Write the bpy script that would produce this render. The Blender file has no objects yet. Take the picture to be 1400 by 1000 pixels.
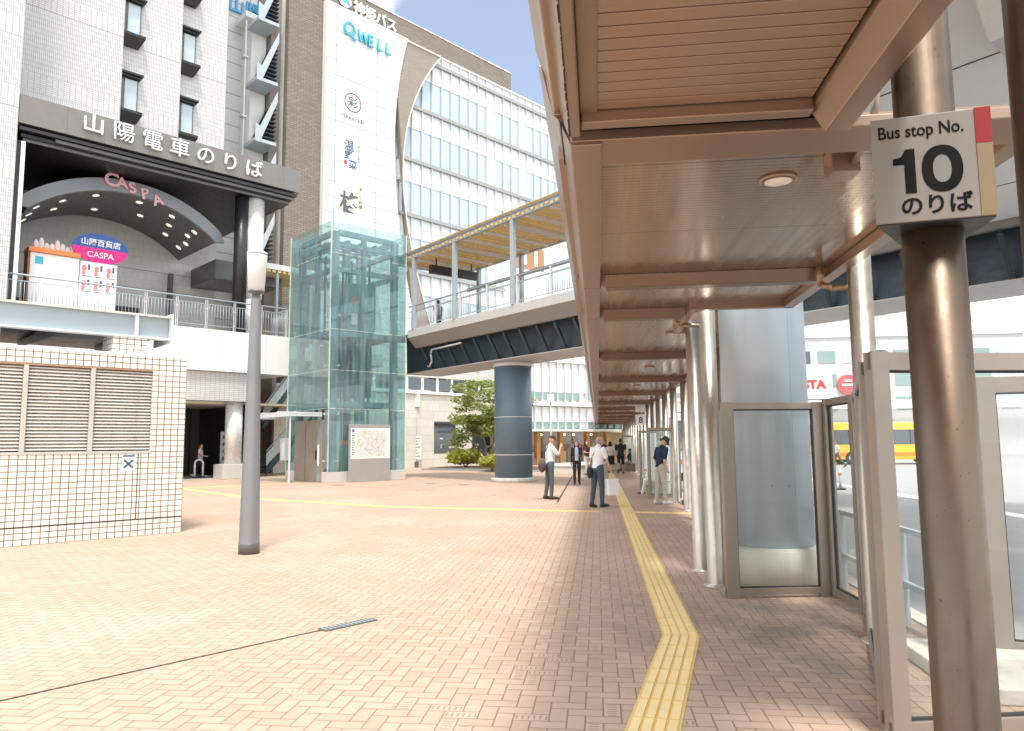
import bpy, bmesh, math, random
import numpy as np
from mathutils import Vector, Matrix, noise
random.seed(7)
R = math.radians
C = bpy.context.scene.collection
scene = bpy.context.scene

# ---------------------------------------------------------------- camera, light, exposure
def camera():
    p = math.atan(.106); ro = R(.5)
    F = Vector((0, math.cos(p), math.sin(p))); U0 = Vector((0, -math.sin(p), math.cos(p))); R0 = Vector((1, 0, 0))
    X = R0*math.cos(ro) - U0*math.sin(ro); Y = U0*math.cos(ro) + R0*math.sin(ro)
    cd = bpy.data.cameras.new('camera'); cd.sensor_width = 36; cd.sensor_fit = 'HORIZONTAL'
    cd.lens = 36*1000/1400; cd.clip_start = .05; cd.clip_end = 3000
    co = bpy.data.objects.new('camera', cd); C.objects.link(co)
    m = Matrix((X, Y, -F)).transposed().to_4x4(); m.translation = (0, 0, 1.6)
    co.matrix_world = m
    scene.camera = co
camera()
SUN = Vector((.04, -.40, .915)).normalized()
w = bpy.data.worlds.new('World'); scene.world = w; w.use_nodes = True
def world():
    nt = w.node_tree; nt.nodes.clear(); N = nt.nodes.new; L = nt.links.new
    out = N('ShaderNodeOutputWorld'); bg = N('ShaderNodeBackground'); bg.inputs[1].default_value = .1
    sky = N('ShaderNodeTexSky'); sky.sky_type = 'NISHITA'; sky.sun_disc = False
    sky.sun_elevation = math.asin(SUN.z); sky.sun_rotation = math.atan2(SUN.x, SUN.y)
    sky.dust_density = .8; sky.ozone_density = .4
    tc = N('ShaderNodeTexCoord'); mp = N('ShaderNodeMapping'); mp.inputs['Scale'].default_value = (1, 1, 1.5)
    mp.inputs['Location'].default_value = (.02, 0, 0)
    L(tc.outputs['Generated'], mp.inputs[0])
    n = N('ShaderNodeTexNoise'); n.inputs['Scale'].default_value = 4.5; n.inputs['Detail'].default_value = 9; n.inputs['Roughness'].default_value = .55
    L(mp.outputs[0], n.inputs[0])
    # a gap of blue in the cloud layer, high ahead and a little left
    dt = N('ShaderNodeVectorMath'); dt.operation = 'DOT_PRODUCT'; dt.inputs[1].default_value = Vector((-.05, .86, .505)).normalized()
    L(tc.outputs['Generated'], dt.inputs[0])
    gp = N('ShaderNodeMapRange'); gp.inputs[1].default_value = .968; gp.inputs[2].default_value = .998; gp.inputs[3].default_value = .22; gp.inputs[4].default_value = -.16
    L(dt.outputs['Value'], gp.inputs[0])
    ad = N('ShaderNodeMath'); ad.operation = 'ADD'; L(n.outputs[0], ad.inputs[0]); L(gp.outputs[0], ad.inputs[1])
    mr = N('ShaderNodeMapRange'); mr.interpolation_type = 'SMOOTHSTEP'; mr.inputs[1].default_value = .40; mr.inputs[2].default_value = .56
    L(ad.outputs[0], mr.inputs[0])
    mx = N('ShaderNodeMix'); mx.data_type = 'RGBA'
    mr.inputs[3].default_value = .13; L(mr.outputs[0], mx.inputs[0]); L(sky.outputs[0], mx.inputs[6]); mx.inputs[7].default_value = (8.6, 8.8, 9.0, 1)
    L(mx.outputs[2], bg.inputs[0]); L(bg.outputs[0], out.inputs[0])
world()
sl = bpy.data.lights.new('sun', 'SUN'); sl.energy = 1.9; sl.angle = R(9); sl.color = (1, .95, .88)
so = bpy.data.objects.new('sun', sl); C.objects.link(so); so.location = (0, 0, 60)
so.rotation_euler = SUN.to_track_quat('Z', 'Y').to_euler()
vs = scene.view_settings; vs.view_transform = 'Standard'; vs.look = 'None'; vs.gamma = 1; vs.use_curve_mapping = False
vs.exposure = 1.15
scene.cycles.max_bounces = 10; scene.cycles.transparent_max_bounces = 24; scene.cycles.glossy_bounces = 4
scene.cycles.use_denoising = True
scene.cycles.sample_clamp_indirect = 6

# ---------------------------------------------------------------- mesh helpers
class MB:
    def __init__(s): s.v = []; s.f = []; s.sm = []; s.mi = []; s.m = 0
    def add(s, vs, fs, smooth=False):
        b = len(s.v); s.v += [tuple(p) for p in vs]
        for f in fs: s.f.append(tuple(i+b for i in f)); s.sm.append(smooth); s.mi.append(s.m)
        return s
    def box(s, x0, y0, z0, x1, y1, z1):
        if x0 > x1: x0, x1 = x1, x0
        if y0 > y1: y0, y1 = y1, y0
        if z0 > z1: z0, z1 = z1, z0
        v = [(x0,y0,z0),(x1,y0,z0),(x1,y1,z0),(x0,y1,z0),(x0,y0,z1),(x1,y0,z1),(x1,y1,z1),(x0,y1,z1)]
        return s.add(v, [(3,2,1,0),(4,5,6,7),(0,1,5,4),(1,2,6,5),(2,3,7,6),(3,0,4,7)])
    def bar(s, p, q, wd, h):
        "box beam from p to q (any direction); wd horizontal width, h depth, centred on the line"
        p = Vector(p); q = Vector(q); d = (q-p).normalized()
        side = d.cross(Vector((0,0,1)))
        side = side.normalized() if side.length > 1e-4 else Vector((1,0,0))
        up = side.cross(d).normalized(); v = []
        for e in (p, q):
            for a, b in ((-1,-1),(1,-1),(1,1),(-1,1)): v.append(e + side*a*wd/2 + up*b*h/2)
        return s.add(v, [(3,2,1,0),(4,5,6,7),(0,1,5,4),(1,2,6,5),(2,3,7,6),(3,0,4,7)])
    def prism(s, pts, a, b, axis='z'):
        f = {'z': lambda p, t: (p[0], p[1], t), 'y': lambda p, t: (p[0], t, p[1]), 'x': lambda p, t: (t, p[0], p[1])}[axis]
        n = len(pts); v = [f(p, a) for p in pts] + [f(p, b) for p in pts]
        return s.add(v, [tuple(range(n))[::-1], tuple(range(n, 2*n))] + [(i, (i+1) % n, n+(i+1) % n, n+i) for i in range(n)])
    def tube(s, p, q, r0, r1=None, n=14):
        r1 = r0 if r1 is None else r1
        p = Vector(p); q = Vector(q); d = (q-p).normalized()
        a = d.orthogonal().normalized(); b = d.cross(a); v = []
        for e, r in ((p, r0), (q, r1)):
            for i in range(n):
                t = 2*math.pi*i/n; v.append(e + a*math.cos(t)*r + b*math.sin(t)*r)
        s.add(v, [(i, (i+1) % n, n+(i+1) % n, n+i) for i in range(n)], True)
        k = len(s.v) - 2*n
        s.f += [tuple(range(k+n-1, k-1, -1)), tuple(range(k+n, k+2*n))]; s.sm += [False]*2; s.mi += [s.m]*2
        return s
    def path(s, pts, r, n=10):
        for a, b in zip(pts, pts[1:]): s.tube(a, b, r, r, n)
        for p in pts[1:-1]: s.ball(p, (r, r, r), 10, 6)
        return s
    def ball(s, c, r, n=14, m=9):
        v = []; f = []
        for j in range(1, m):
            t = math.pi*j/m
            for i in range(n):
                a = 2*math.pi*i/n; v.append((c[0]+r[0]*math.sin(t)*math.cos(a), c[1]+r[1]*math.sin(t)*math.sin(a), c[2]+r[2]*math.cos(t)))
        v += [(c[0], c[1], c[2]+r[2]), (c[0], c[1], c[2]-r[2])]; T = len(v)-2
        for j in range(m-2):
            for i in range(n): f.append((j*n+i, (j+1)*n+i, (j+1)*n+(i+1) % n, j*n+(i+1) % n))
        for i in range(n): f.append((T, i, (i+1) % n)); f.append((T+1, (m-2)*n+(i+1) % n, (m-2)*n+i))
        return s.add(v, f, True)
    def lathe(s, prof, c=(0,0,0), n=32, flat=False):
        v = []; f = []
        for r, z in prof:
            for i in range(n):
                a = 2*math.pi*i/n; v.append((c[0]+r*math.cos(a), c[1]+r*math.sin(a), c[2]+z))
        k = len(prof)
        for j in range(k-1):
            for i in range(n): f.append((j*n+i, j*n+(i+1) % n, (j+1)*n+(i+1) % n, (j+1)*n+i))
        s.add(v, f, not flat)
        b = len(s.v)-len(v)
        s.f += [tuple(range(b+n-1, b-1, -1)), tuple(range(b+(k-1)*n, b+k*n))]; s.sm += [False]*2; s.mi += [s.m]*2
        return s
    def loft(s, rings, caps=True, smooth=True):
        n = len(rings[0]); v = [p for r in rings for p in r]; f = []
        for j in range(len(rings)-1):
            for i in range(n): f.append((j*n+i, j*n+(i+1) % n, (j+1)*n+(i+1) % n, (j+1)*n+i))
        s.add(v, f, smooth)
        if caps:
            b = len(s.v)-len(v)
            s.f += [tuple(range(b+n-1, b-1, -1)), tuple(range(b+len(v)-n, b+len(v)))]; s.sm += [False]*2; s.mi += [s.m]*2
        return s
    def mesh(s, name, mats, fix=True):
        me = bpy.data.meshes.new(name); me.from_pydata(s.v, [], s.f)
        me.polygons.foreach_set('use_smooth', s.sm)
        for m in (mats if isinstance(mats, (list, tuple)) else [mats]): me.materials.append(m)
        if any(s.mi): me.polygons.foreach_set('material_index', s.mi)
        if fix:
            bm = bmesh.new(); bm.from_mesh(me); bmesh.ops.recalc_face_normals(bm, faces=bm.faces); bm.to_mesh(me); bm.free()
        me.update(); return me
    def build(s, name, mats, parent=None, bevel=0, fix=True):
        o = bpy.data.objects.new(name, s.mesh(name, mats, fix)); C.objects.link(o)
        if parent is not None: o.parent = parent
        if bevel:
            b = o.modifiers.new('bevel', 'BEVEL'); b.width = bevel; b.segments = 2; b.limit_method = 'ANGLE'; b.angle_limit = R(50)
        return o
def tag(o, label, cat, group=None):
    o['label'] = label; o['category'] = cat
    if group: o['group'] = group
    return o
def thing(name, label, cat, loc=(0,0,0), rz=0, group=None):
    o = bpy.data.objects.new(name, None); C.objects.link(o); o.empty_display_size = .2
    o.location = loc; o.rotation_euler = (0, 0, rz)
    return tag(o, label, cat, group)
def structure(o): o['kind'] = 'structure'; return o
def copy_tree(o, parent=None):
    c = o.copy(); C.objects.link(c)
    if parent is not None: c.parent = parent
    for ch in list(o.children): copy_tree(ch, c)
    return c
def rz(ang): return R(90-ang)          # frame whose local x runs 'ang' degrees right of +Y, local y to its left
def wpt(o, ang, u, v, z=0):
    a = R(ang); return Vector((o[0]+u*math.sin(a)-v*math.cos(a), o[1]+u*math.cos(a)+v*math.sin(a), z))
def text(name, body, size, m, parent, loc, rot=(R(90), 0, 0), ext=.01, bold=0, align='LEFT', sx=1, label=None):
    c = bpy.data.curves.new(name, 'FONT'); c.body = body; c.size = size; c.extrude = ext; c.offset = bold; c.align_x = align; c.resolution_u = 4
    o = bpy.data.objects.new(name, c); C.objects.link(o)
    dg = bpy.context.evaluated_depsgraph_get(); dg.update()
    me = bpy.data.meshes.new_from_object(o.evaluated_get(dg)); bpy.data.objects.remove(o)
    me.materials.clear(); me.materials.append(m)
    t = bpy.data.objects.new(name, me); C.objects.link(t); t.parent = parent; t.location = loc; t.rotation_euler = rot; t.scale = (sx, 1, 1)
    if label: t['label'] = label
    return t

# ---------------------------------------------------------------- materials
class G:
    def __init__(s, name):
        s.m = bpy.data.materials.new(name); s.m.use_nodes = True; s.nt = s.m.node_tree
        s.b = s.nt.nodes['Principled BSDF']; s.out = s.nt.nodes['Material Output']
    def n(s, t, **k):
        x = s.nt.nodes.new('ShaderNode'+t)
        for a, b in k.items(): setattr(x, a, b)
        return x
    def l(s, a, b): s.nt.links.new(a, b)
    def put(s, sock, val):
        if hasattr(val, 'is_output'): s.l(val, sock)
        else: sock.default_value = val
    def math(s, op, a, b=0.0, c=None):
        x = s.n('Math', operation=op); s.put(x.inputs[0], a); s.put(x.inputs[1], b)
        if c is not None: s.put(x.inputs[2], c)
        return x.outputs[0]
    def mix(s, f, a, b):
        x = s.n('Mix', data_type='RGBA'); s.put(x.inputs[0], f)
        s.put(x.inputs[6], a if hasattr(a, 'is_output') else (*a, 1)); s.put(x.inputs[7], b if hasattr(b, 'is_output') else (*b, 1))
        return x.outputs[2]
    def noise(s, vec, scale, detail=4, rough=.55):
        x = s.n('TexNoise'); x.inputs['Scale'].default_value = scale; x.inputs['Detail'].default_value = detail; x.inputs['Roughness'].default_value = rough
        if vec is not None: s.l(vec, x.inputs['Vector'])
        return x.outputs[0]
    def ramp(s, v, a, b, lo=0.0, hi=1.0):
        x = s.n('MapRange', interpolation_type='SMOOTHSTEP'); s.put(x.inputs[0], v)
        x.inputs[1].default_value = a; x.inputs[2].default_value = b; x.inputs[3].default_value = lo; x.inputs[4].default_value = hi
        return x.outputs[0]
    def obj(s, scale=None):
        t = s.n('TexCoord').outputs['Object']
        if scale:
            mp = s.n('Mapping'); mp.inputs['Scale'].default_value = scale; s.l(t, mp.inputs[0]); t = mp.outputs[0]
        return t
    def bump(s, h, strength=.3, dist=.01):
        x = s.n('Bump'); x.inputs['Strength'].default_value = strength; x.inputs['Distance'].default_value = dist
        s.l(h, x.inputs['Height']); s.l(x.outputs[0], s.b.inputs['Normal'])
def sc(c, k): return tuple(min(1, x*k) for x in c)
def M(name, col, rough=.5, metal=0., var=.08, vs_=2.5, streak=0., dirt=(.25,.22,.19), bump=0., bs=60, spec=None, coat=0, rv=.08):
    g = G(name); v = g.obj()
    c = g.mix(g.noise(v, vs_, 5), sc(col, 1-var), sc(col, 1+var))
    if streak:
        st = g.noise(g.obj((9, 9, .5)), 1.0, 6, .6)
        c = g.mix(g.math('MULTIPLY', g.ramp(st, .5, .75), streak), c, dirt)
    g.l(c, g.b.inputs['Base Color'])
    rn = g.noise(v, 7, 3); g.l(g.ramp(rn, .3, .7, max(.03, rough-rv), min(1, rough+rv)), g.b.inputs['Roughness'])
    g.b.inputs['Metallic'].default_value = metal
    if spec is not None: g.b.inputs['Specular IOR Level'].default_value = spec
    if coat: g.b.inputs['Coat Weight'].default_value = coat
    if bump: g.bump(g.noise(v, bs, 3), bump, .004)
    return g.m
def tile(name, col, grout, w_, h, mort=.008, offset=0., rough=.4, var=.05, streak=.0, bump=.5, stain=(.35,.28,.2)):
    g = G(name); t = g.n('TexCoord').outputs['Object']; s = g.n('SeparateXYZ'); g.l(t, s.inputs[0])
    c = g.n('CombineXYZ'); g.l(g.math('ADD', s.outputs[0], s.outputs[1]), c.inputs[0]); g.l(s.outputs[2], c.inputs[1])
    b = g.n('TexBrick'); b.offset = offset; b.squash = 1.0
    b.inputs['Scale'].default_value = 1; b.inputs['Brick Width'].default_value = w_; b.inputs['Row Height'].default_value = h
    b.inputs['Mortar Size'].default_value = mort; b.inputs['Mortar Smooth'].default_value = .1
    b.inputs['Color1'].default_value = (*sc(col, 1-var), 1); b.inputs['Color2'].default_value = (*sc(col, 1+var), 1); b.inputs['Mortar'].default_value = (*grout, 1)
    g.l(c.outputs[0], b.inputs['Vector'])
    cc = g.mix(g.math('MULTIPLY', g.ramp(g.noise(t, .8, 5), .4, .75), .25), b.outputs['Color'], sc(col, .75))
    if streak:
        cc = g.mix(g.math('MULTIPLY', g.ramp(g.noise(g.obj((5, 5, .35)), 1.0, 7, .65), .52, .78), streak), cc, stain)
    g.l(cc, g.b.inputs['Base Color']); g.b.inputs['Roughness'].default_value = rough
    g.bump(g.math('SUBTRACT', 1.0, b.outputs['Fac']), bump, .006)
    return g.m
def glass(name, tint=(.9,.95,.93), ior=1.5, rough=.0, dirt=0., dcol=(.7,.72,.7)):
    g = G(name); nt = g.nt; nt.nodes.remove(g.b)
    tr = g.n('BsdfTransparent'); tr.inputs[0].default_value = (*tint, 1)
    gl = g.n('BsdfGlossy'); gl.inputs['Roughness'].default_value = rough; gl.inputs[0].default_value = (1, 1, 1, 1)
    fr = g.n('Fresnel'); bf = g.n('NewGeometry').outputs['Backfacing']; g.l(g.math('ADD', g.math('MULTIPLY', bf, 1/ior-ior), ior), fr.inputs[0])
    mx = g.n('MixShader'); g.l(fr.outputs[0], mx.inputs[0]); g.l(tr.outputs[0], mx.inputs[1]); g.l(gl.outputs[0], mx.inputs[2])
    o = mx.outputs[0]
    if dirt:
        df = g.n('BsdfDiffuse'); df.inputs[0].default_value = (*dcol, 1)
        m2 = g.n('MixShader'); g.l(g.math('MULTIPLY', g.ramp(g.noise(g.obj((6, 6, .7)), 1.2, 6, .6), .3, .8, .25, 1), dirt), m2.inputs[0])
        g.l(o, m2.inputs[1]); g.l(df.outputs[0], m2.inputs[2]); o = m2.outputs[0]
    g.l(o, g.out.inputs[0]); return g.m
def herringbone():
    g = G('brick_paving'); t = g.n('TexCoord').outputs['Object']
    s = g.n('SeparateXYZ'); g.l(t, s.inputs[0]); k = 1/.105
    wob = g.math('MULTIPLY', g.math('SUBTRACT', g.noise(t, 3, 2), .5), .06)
    x = g.math('ADD', g.math('MULTIPLY', s.outputs[0], k), wob); y = g.math('ADD', g.math('MULTIPLY', s.outputs[1], k), wob)
    i = g.math('FLOOR', x); j = g.math('FLOOR', y); fx = g.math('FRACT', x); fy = g.math('FRACT', y)
    m = g.math('FLOORED_MODULO', g.math('SUBTRACT', i, j), 4.0)
    e = [g.math('COMPARE', m, float(q), .5) for q in range(4)]
    big = lambda a, q: g.math('ADD', a, g.math('MULTIPLY', e[q], 9.0))
    d = g.math('MINIMUM', g.math('MINIMUM', big(fx, 1), big(g.math('SUBTRACT', 1.0, fx), 0)), g.math('MINIMUM', big(fy, 2), big(g.math('SUBTRACT', 1.0, fy), 3)))
    cid = g.n('CombineXYZ'); g.l(g.math('SUBTRACT', i, e[1]), cid.inputs[0]); g.l(g.math('SUBTRACT', j, e[2]), cid.inputs[1])
    wn = g.n('TexWhiteNoise', noise_dimensions='2D'); g.l(cid.outputs[0], wn.inputs['Vector'])
    wn2 = g.n('TexWhiteNoise', noise_dimensions='3D'); cid2 = g.n('VectorMath', operation='ADD'); g.l(cid.outputs[0], cid2.inputs[0]); cid2.inputs[1].default_value = (31, 17, 5); g.l(cid2.outputs[0], wn2.inputs['Vector'])
    hor = g.math('ADD', e[0], e[1])
    al = g.math('ADD', g.math('MULTIPLY', hor, g.math('ADD', fx, e[1])), g.math('MULTIPLY', g.math('SUBTRACT', 1.0, hor), g.math('ADD', fy, e[2])))
    ac = g.math('ADD', g.math('MULTIPLY', hor, fy), g.math('MULTIPLY', g.math('SUBTRACT', 1.0, hor), fx))
    sl_ = g.math('MULTIPLY', g.math('LESS_THAN', g.math('ABSOLUTE', g.math('SUBTRACT', g.math('FRACT', g.math('MULTIPLY', al, 3.0)), .5)), .16),
                 g.math('LESS_THAN', g.math('ABSOLUTE', g.math('SUBTRACT', ac, .5)), .27))
    pat = g.math('LESS_THAN', g.noise(t, .55, 2), .47)
    slot = g.math('MULTIPLY', g.math('MULTIPLY', sl_, g.math('GREATER_THAN', wn.outputs[0], .74)), pat)
    c = g.mix(wn.outputs[0], (.435,.31,.225), (.515,.375,.28))
    c = g.mix(g.math('MULTIPLY', g.math('GREATER_THAN', wn2.outputs[0], .82), .5), c, (.52,.385,.30))
    c = g.mix(g.math('MULTIPLY', g.noise(t, 90, 3), .45), c, (.36,.24,.185))
    c = g.mix(g.math('MULTIPLY', g.ramp(g.noise(t, .35, 6, .65), .42, .72), .5), c, (.58,.43,.35))
    c = g.mix(g.math('MULTIPLY', g.ramp(g.noise(t, 1.1, 6, .7), .55, .78), .45), c, (.30,.225,.19))
    vo = g.n('TexVoronoi'); vo.inputs['Scale'].default_value = 1.9; g.l(t, vo.inputs['Vector'])
    c = g.mix(g.math('MULTIPLY', g.math('LESS_THAN', vo.outputs['Distance'], g.math('MULTIPLY', g.noise(t, 2.3, 2), .085)), .5), c, (.16,.12,.10))
    c = g.mix(g.math('MULTIPLY', g.ramp(g.noise(g.obj((.25,1.1,1)), .8, 6, .7), .5, .7), .35), c, (.34,.245,.19))
    # grimy wear where people queue beside the glass screens
    q = g.n('VectorMath', operation='DISTANCE'); g.l(t, q.inputs[0]); q.inputs[1].default_value = (6.6, -1.9, 0)
    c = g.mix(g.math('MULTIPLY', g.math('MULTIPLY', g.ramp(q.outputs['Value'], .6, 3.0, 1, 0), g.ramp(g.noise(t, 1.7, 6, .7), .3, .7)), .75), c, (.20,.165,.145))
    gap = g.ramp(d, .025, .06, 1, 0)
    c = g.mix(g.math('MULTIPLY', gap, .75), c, (.20,.11,.075)); c = g.mix(g.math('MULTIPLY', slot, .6), c, (.18,.12,.09))
    g.l(c, g.b.inputs['Base Color']); g.b.inputs['Roughness'].default_value = .75
    tiltn = g.math('MULTIPLY', wn2.outputs[0], .25)
    g.bump(g.math('ADD', g.math('SUBTRACT', g.math('SUBTRACT', 1.0, gap), g.math('MULTIPLY', slot, .6)), tiltn), .5, .005)
    return g.m
def leafmat(name, a, b):
    g = G(name); gi = g.n('NewGeometry')
    c = g.mix(gi.outputs['Random Per Island'], a, b); g.l(c, g.b.inputs['Base Color']); g.b.inputs['Roughness'].default_value = .55
    tl = g.n('BsdfTranslucent'); g.l(c, tl.inputs[0]); ms = g.n('MixShader'); ms.inputs[0].default_value = .45
    g.l(g.b.outputs[0], ms.inputs[1]); g.l(tl.outputs[0], ms.inputs[2]); g.l(ms.outputs[0], g.out.inputs[0]); return g.m
def soffitmat(name, col, period, rough):
    g = G(name); t = g.obj(); s = g.n('SeparateXYZ'); g.l(t, s.inputs[0])
    fr = g.math('FRACT', g.math('DIVIDE', s.outputs[0], period)); ln = g.math('LESS_THAN', fr, .13)
    c = g.mix(g.noise(g.obj((.4, 7, 1)), 1.0, 4), sc(col, .86), sc(col, 1.1))
    c = g.mix(g.math('MULTIPLY', ln, .8), c, sc(col, .25))
    big = g.math('LESS_THAN', g.math('FRACT', g.math('DIVIDE', s.outputs[0], 1.3)), .012)
    c = g.mix(g.math('MULTIPLY', big, .7), c, sc(col, .2))
    g.l(c, g.b.inputs['Base Color']); g.b.inputs['Metallic'].default_value = .75
    g.l(g.ramp(g.noise(g.obj((.3, 9, 1)), 1.0, 3), .3, .7, rough-.06, rough+.1), g.b.inputs['Roughness'])
    g.bump(g.math('SUBTRACT', 1.0, ln), .35, .004); return g.m
def emit(name, col, s_=1.0):
    g = G(name); g.b.inputs['Base Color'].default_value = (*col, 1); g.b.inputs['Emission Color'].default_value = (*col, 1); g.b.inputs['Emission Strength'].default_value = s_; return g.m

PAVE = herringbone()
ASPH = M('asphalt', (.30,.30,.30), .85, var=.12, vs_=.6, bump=.3, bs=80)
CONC = M('concrete', (.50,.48,.44), .85, var=.12, streak=.35, bump=.3)
CONCW = M('weathered_concrete', (.52,.50,.44), .85, var=.2, vs_=4, streak=.5, dirt=(.25,.24,.17), bump=.4)
GRAN = M('granite', (.55,.52,.48), .6, var=.15, vs_=30)
STEEL = M('bronze_steel', (.40,.34,.29), .42, .65, var=.08, streak=.15, dirt=(.3,.24,.19), bump=.05)
STEELD = M('frame_aluminium', (.31,.265,.225), .42, .55, var=.06)
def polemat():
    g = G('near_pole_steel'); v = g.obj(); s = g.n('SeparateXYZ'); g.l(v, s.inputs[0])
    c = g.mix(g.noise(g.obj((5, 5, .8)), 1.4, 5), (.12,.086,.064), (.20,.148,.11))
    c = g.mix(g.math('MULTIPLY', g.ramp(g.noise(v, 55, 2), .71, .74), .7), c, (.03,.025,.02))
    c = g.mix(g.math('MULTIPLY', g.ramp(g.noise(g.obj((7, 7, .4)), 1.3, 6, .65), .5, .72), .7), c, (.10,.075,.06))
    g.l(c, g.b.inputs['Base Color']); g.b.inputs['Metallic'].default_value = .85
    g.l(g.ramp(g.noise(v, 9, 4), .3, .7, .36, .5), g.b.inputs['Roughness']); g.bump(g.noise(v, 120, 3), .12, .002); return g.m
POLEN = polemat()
POLE = M('pole_steel', (.56,.52,.47), .36, .75, var=.1, vs_=5, streak=.25, dirt=(.28,.22,.17))
BEAM = M('canopy_beam', (.23,.155,.112), .35, .6, rv=.02, var=.06, streak=.06, dirt=(.1,.07,.05))
TRIM = M('canopy_trim', (.34,.24,.18), .32, .6, rv=.02, var=.04, streak=.0, dirt=(.4,.3,.25))
SOFF = soffitmat('soffit_slats', (.48,.37,.28), .05, .2)
SLAT = M('canopy_slat', (.37,.26,.19), .4, .5, rv=.03, var=.06, vs_=4)
DARK = M('dark_gap', (.035,.03,.028), .8)
BLACK = M('black_paint', (.018,.018,.02), .4)
INK = M('sign_ink', (.008,.008,.008), .75, spec=.15)
WHITE = M('white_paint', (.80,.80,.79), .45, var=.03)
WHITEP = M('white_panel', (.82,.82,.80), .4, var=.03, streak=.06)
LGREY = M('light_grey_paint', (.58,.60,.62), .45, var=.05, streak=.1)
RAIL = M('blue_grey_paint', (.36,.42,.46), .4, .1, var=.06)
NAVY = M('dark_blue_paint', (.028,.048,.065), .5, var=.2, vs_=1.5)
COLB = M('column_blue', (.115,.165,.205), .45, .1, var=.1, streak=.12, dirt=(.2,.22,.24))
COLG = M('column_grey', (.45,.53,.595), .4, .1, var=.05, streak=.08)
BRIDW = M('bridge_fascia_paint', (.46,.46,.45), .5, var=.06, streak=.2)
KTILE = tile('kiosk_tile', (.72,.69,.64), (.15,.105,.08), .125, .1, .0075, var=.10, streak=.32)
STILE = tile('facade_tile', (.60,.60,.60), (.32,.32,.32), .075, .23, .008, streak=.06, bump=.8)
STILE2 = tile('facade_band_tile', (.60,.60,.59), (.30,.29,.29), .23, .09, .009, streak=.06)
PTILE = tile('back_wall_tile', (.70,.68,.66), (.45,.44,.43), .06, .4, .006)
BBRICK = tile('brown_brick', (.245,.205,.16), (.16,.135,.11), .42, .14, .022, offset=.5, rough=.8, var=.14)
BRICK2 = tile('brown_brick_smooth', (.30,.255,.22), (.26,.22,.19), .6, .14, .012, offset=.5, rough=.8, var=.06)
STONE = tile('white_stone', (.70,.67,.61), (.50,.47,.42), 1.1, .55, .012, offset=.5, rough=.7)
CLAD = tile('white_cladding', (.72,.72,.71), (.30,.31,.32), 3.2, 1.02, .03, rough=.35, var=.01)
METALP = M('metal_sign_panel', (.20,.19,.18), .4, .4, var=.1, streak=.15)
CHROME = M('chrome', (.75,.74,.72), .1, 1., var=.05)
GREYD = M('dark_grey_metal', (.13,.13,.135), .4, .3, var=.1)
LAMPG = M('lamp_post_grey', (.20,.20,.205), .45, .25, var=.08, streak=.1)
GLZ = M('curtain_glass', (.46,.56,.62), .05, 0, var=.18, vs_=.4, spec=.9)
SPAN = M('spandrel_glass', (.66,.70,.715), .14, 0, var=.05, vs_=.6, spec=.8)
GLZD = M('dark_window_glass', (.06,.08,.09), .05, 0, var=.3, vs_=.6, spec=.9)
GLZG = M('green_window_glass', (.22,.32,.30), .06, 0, var=.2, vs_=.6, spec=.8)
PANE = glass('screen_glass', (.985,.995,.99), 1.3, .0, dirt=.025, dcol=(.8,.83,.82))
PANEF = glass('frosted_screen_glass', (.95,.985,.98), 1.4, .05, dirt=.30, dcol=(.72,.82,.83))
EGL = glass('lift_glass', (.80,.91,.905), 1.5, .0, dirt=.30, dcol=(.38,.52,.54))
BLUESTEEL = M('lift_steel', (.17,.25,.28), .4, .2, var=.08)
YEL = M('tactile_yellow', (.72,.50,.18), .7, var=.1, vs_=6, bump=.2)
YEL2 = M('tactile_yellow_bar', (.85,.65,.33), .65, var=.1, vs_=6)
WOODS = M('stained_roof_slat', (.74,.55,.27), .6, var=.3, vs_=3.5, streak=.45, dirt=(.34,.17,.05))
WOODP = glass('stained_roof_sheet', (.85,.70,.45), 1.4, .2, dirt=.8, dcol=(.72,.55,.30))
ORANGE = M('orange_paint', (.80,.22,.06), .5)
WOOD = M('shop_wood', (.55,.27,.08), .5, var=.15)
TEAL = M('teal_letter', (.05,.42,.58), .4)
BLUEL = M('blue_letter', (.10,.42,.75), .4)
NAVYL = M('navy_ink', (.05,.13,.24), .5)
GREYL = M('grey_ink', (.10,.11,.12), .5)
BLUEO = M('blue_sign', (.02,.09,.33), .4)
PINK = M('magenta_sign', (.72,.01,.22), .4)
REDL = M('red_ink', (.70,.05,.05), .5)
CREAM = M('cream_sign', (.80,.75,.60), .5)
LAMPW = M('lamp_lens', (.85,.80,.70), .3)
SIGNG = M('sign_face', (.245,.228,.208), .5, var=.03)
TAN = M('sign_tan', (.24,.18,.095), .5)
LEAF = leafmat('tree_leaves', (.17,.22,.045), (.42,.46,.14))
LEAF2 = leafmat('shrub_leaves', (.34,.38,.05), (.66,.63,.15))
BARK = M('bark', (.32,.27,.21), .9, var=.3, vs_=12, bump=.5)
RUBBER = M('rubber', (.03,.03,.03), .8)

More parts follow.
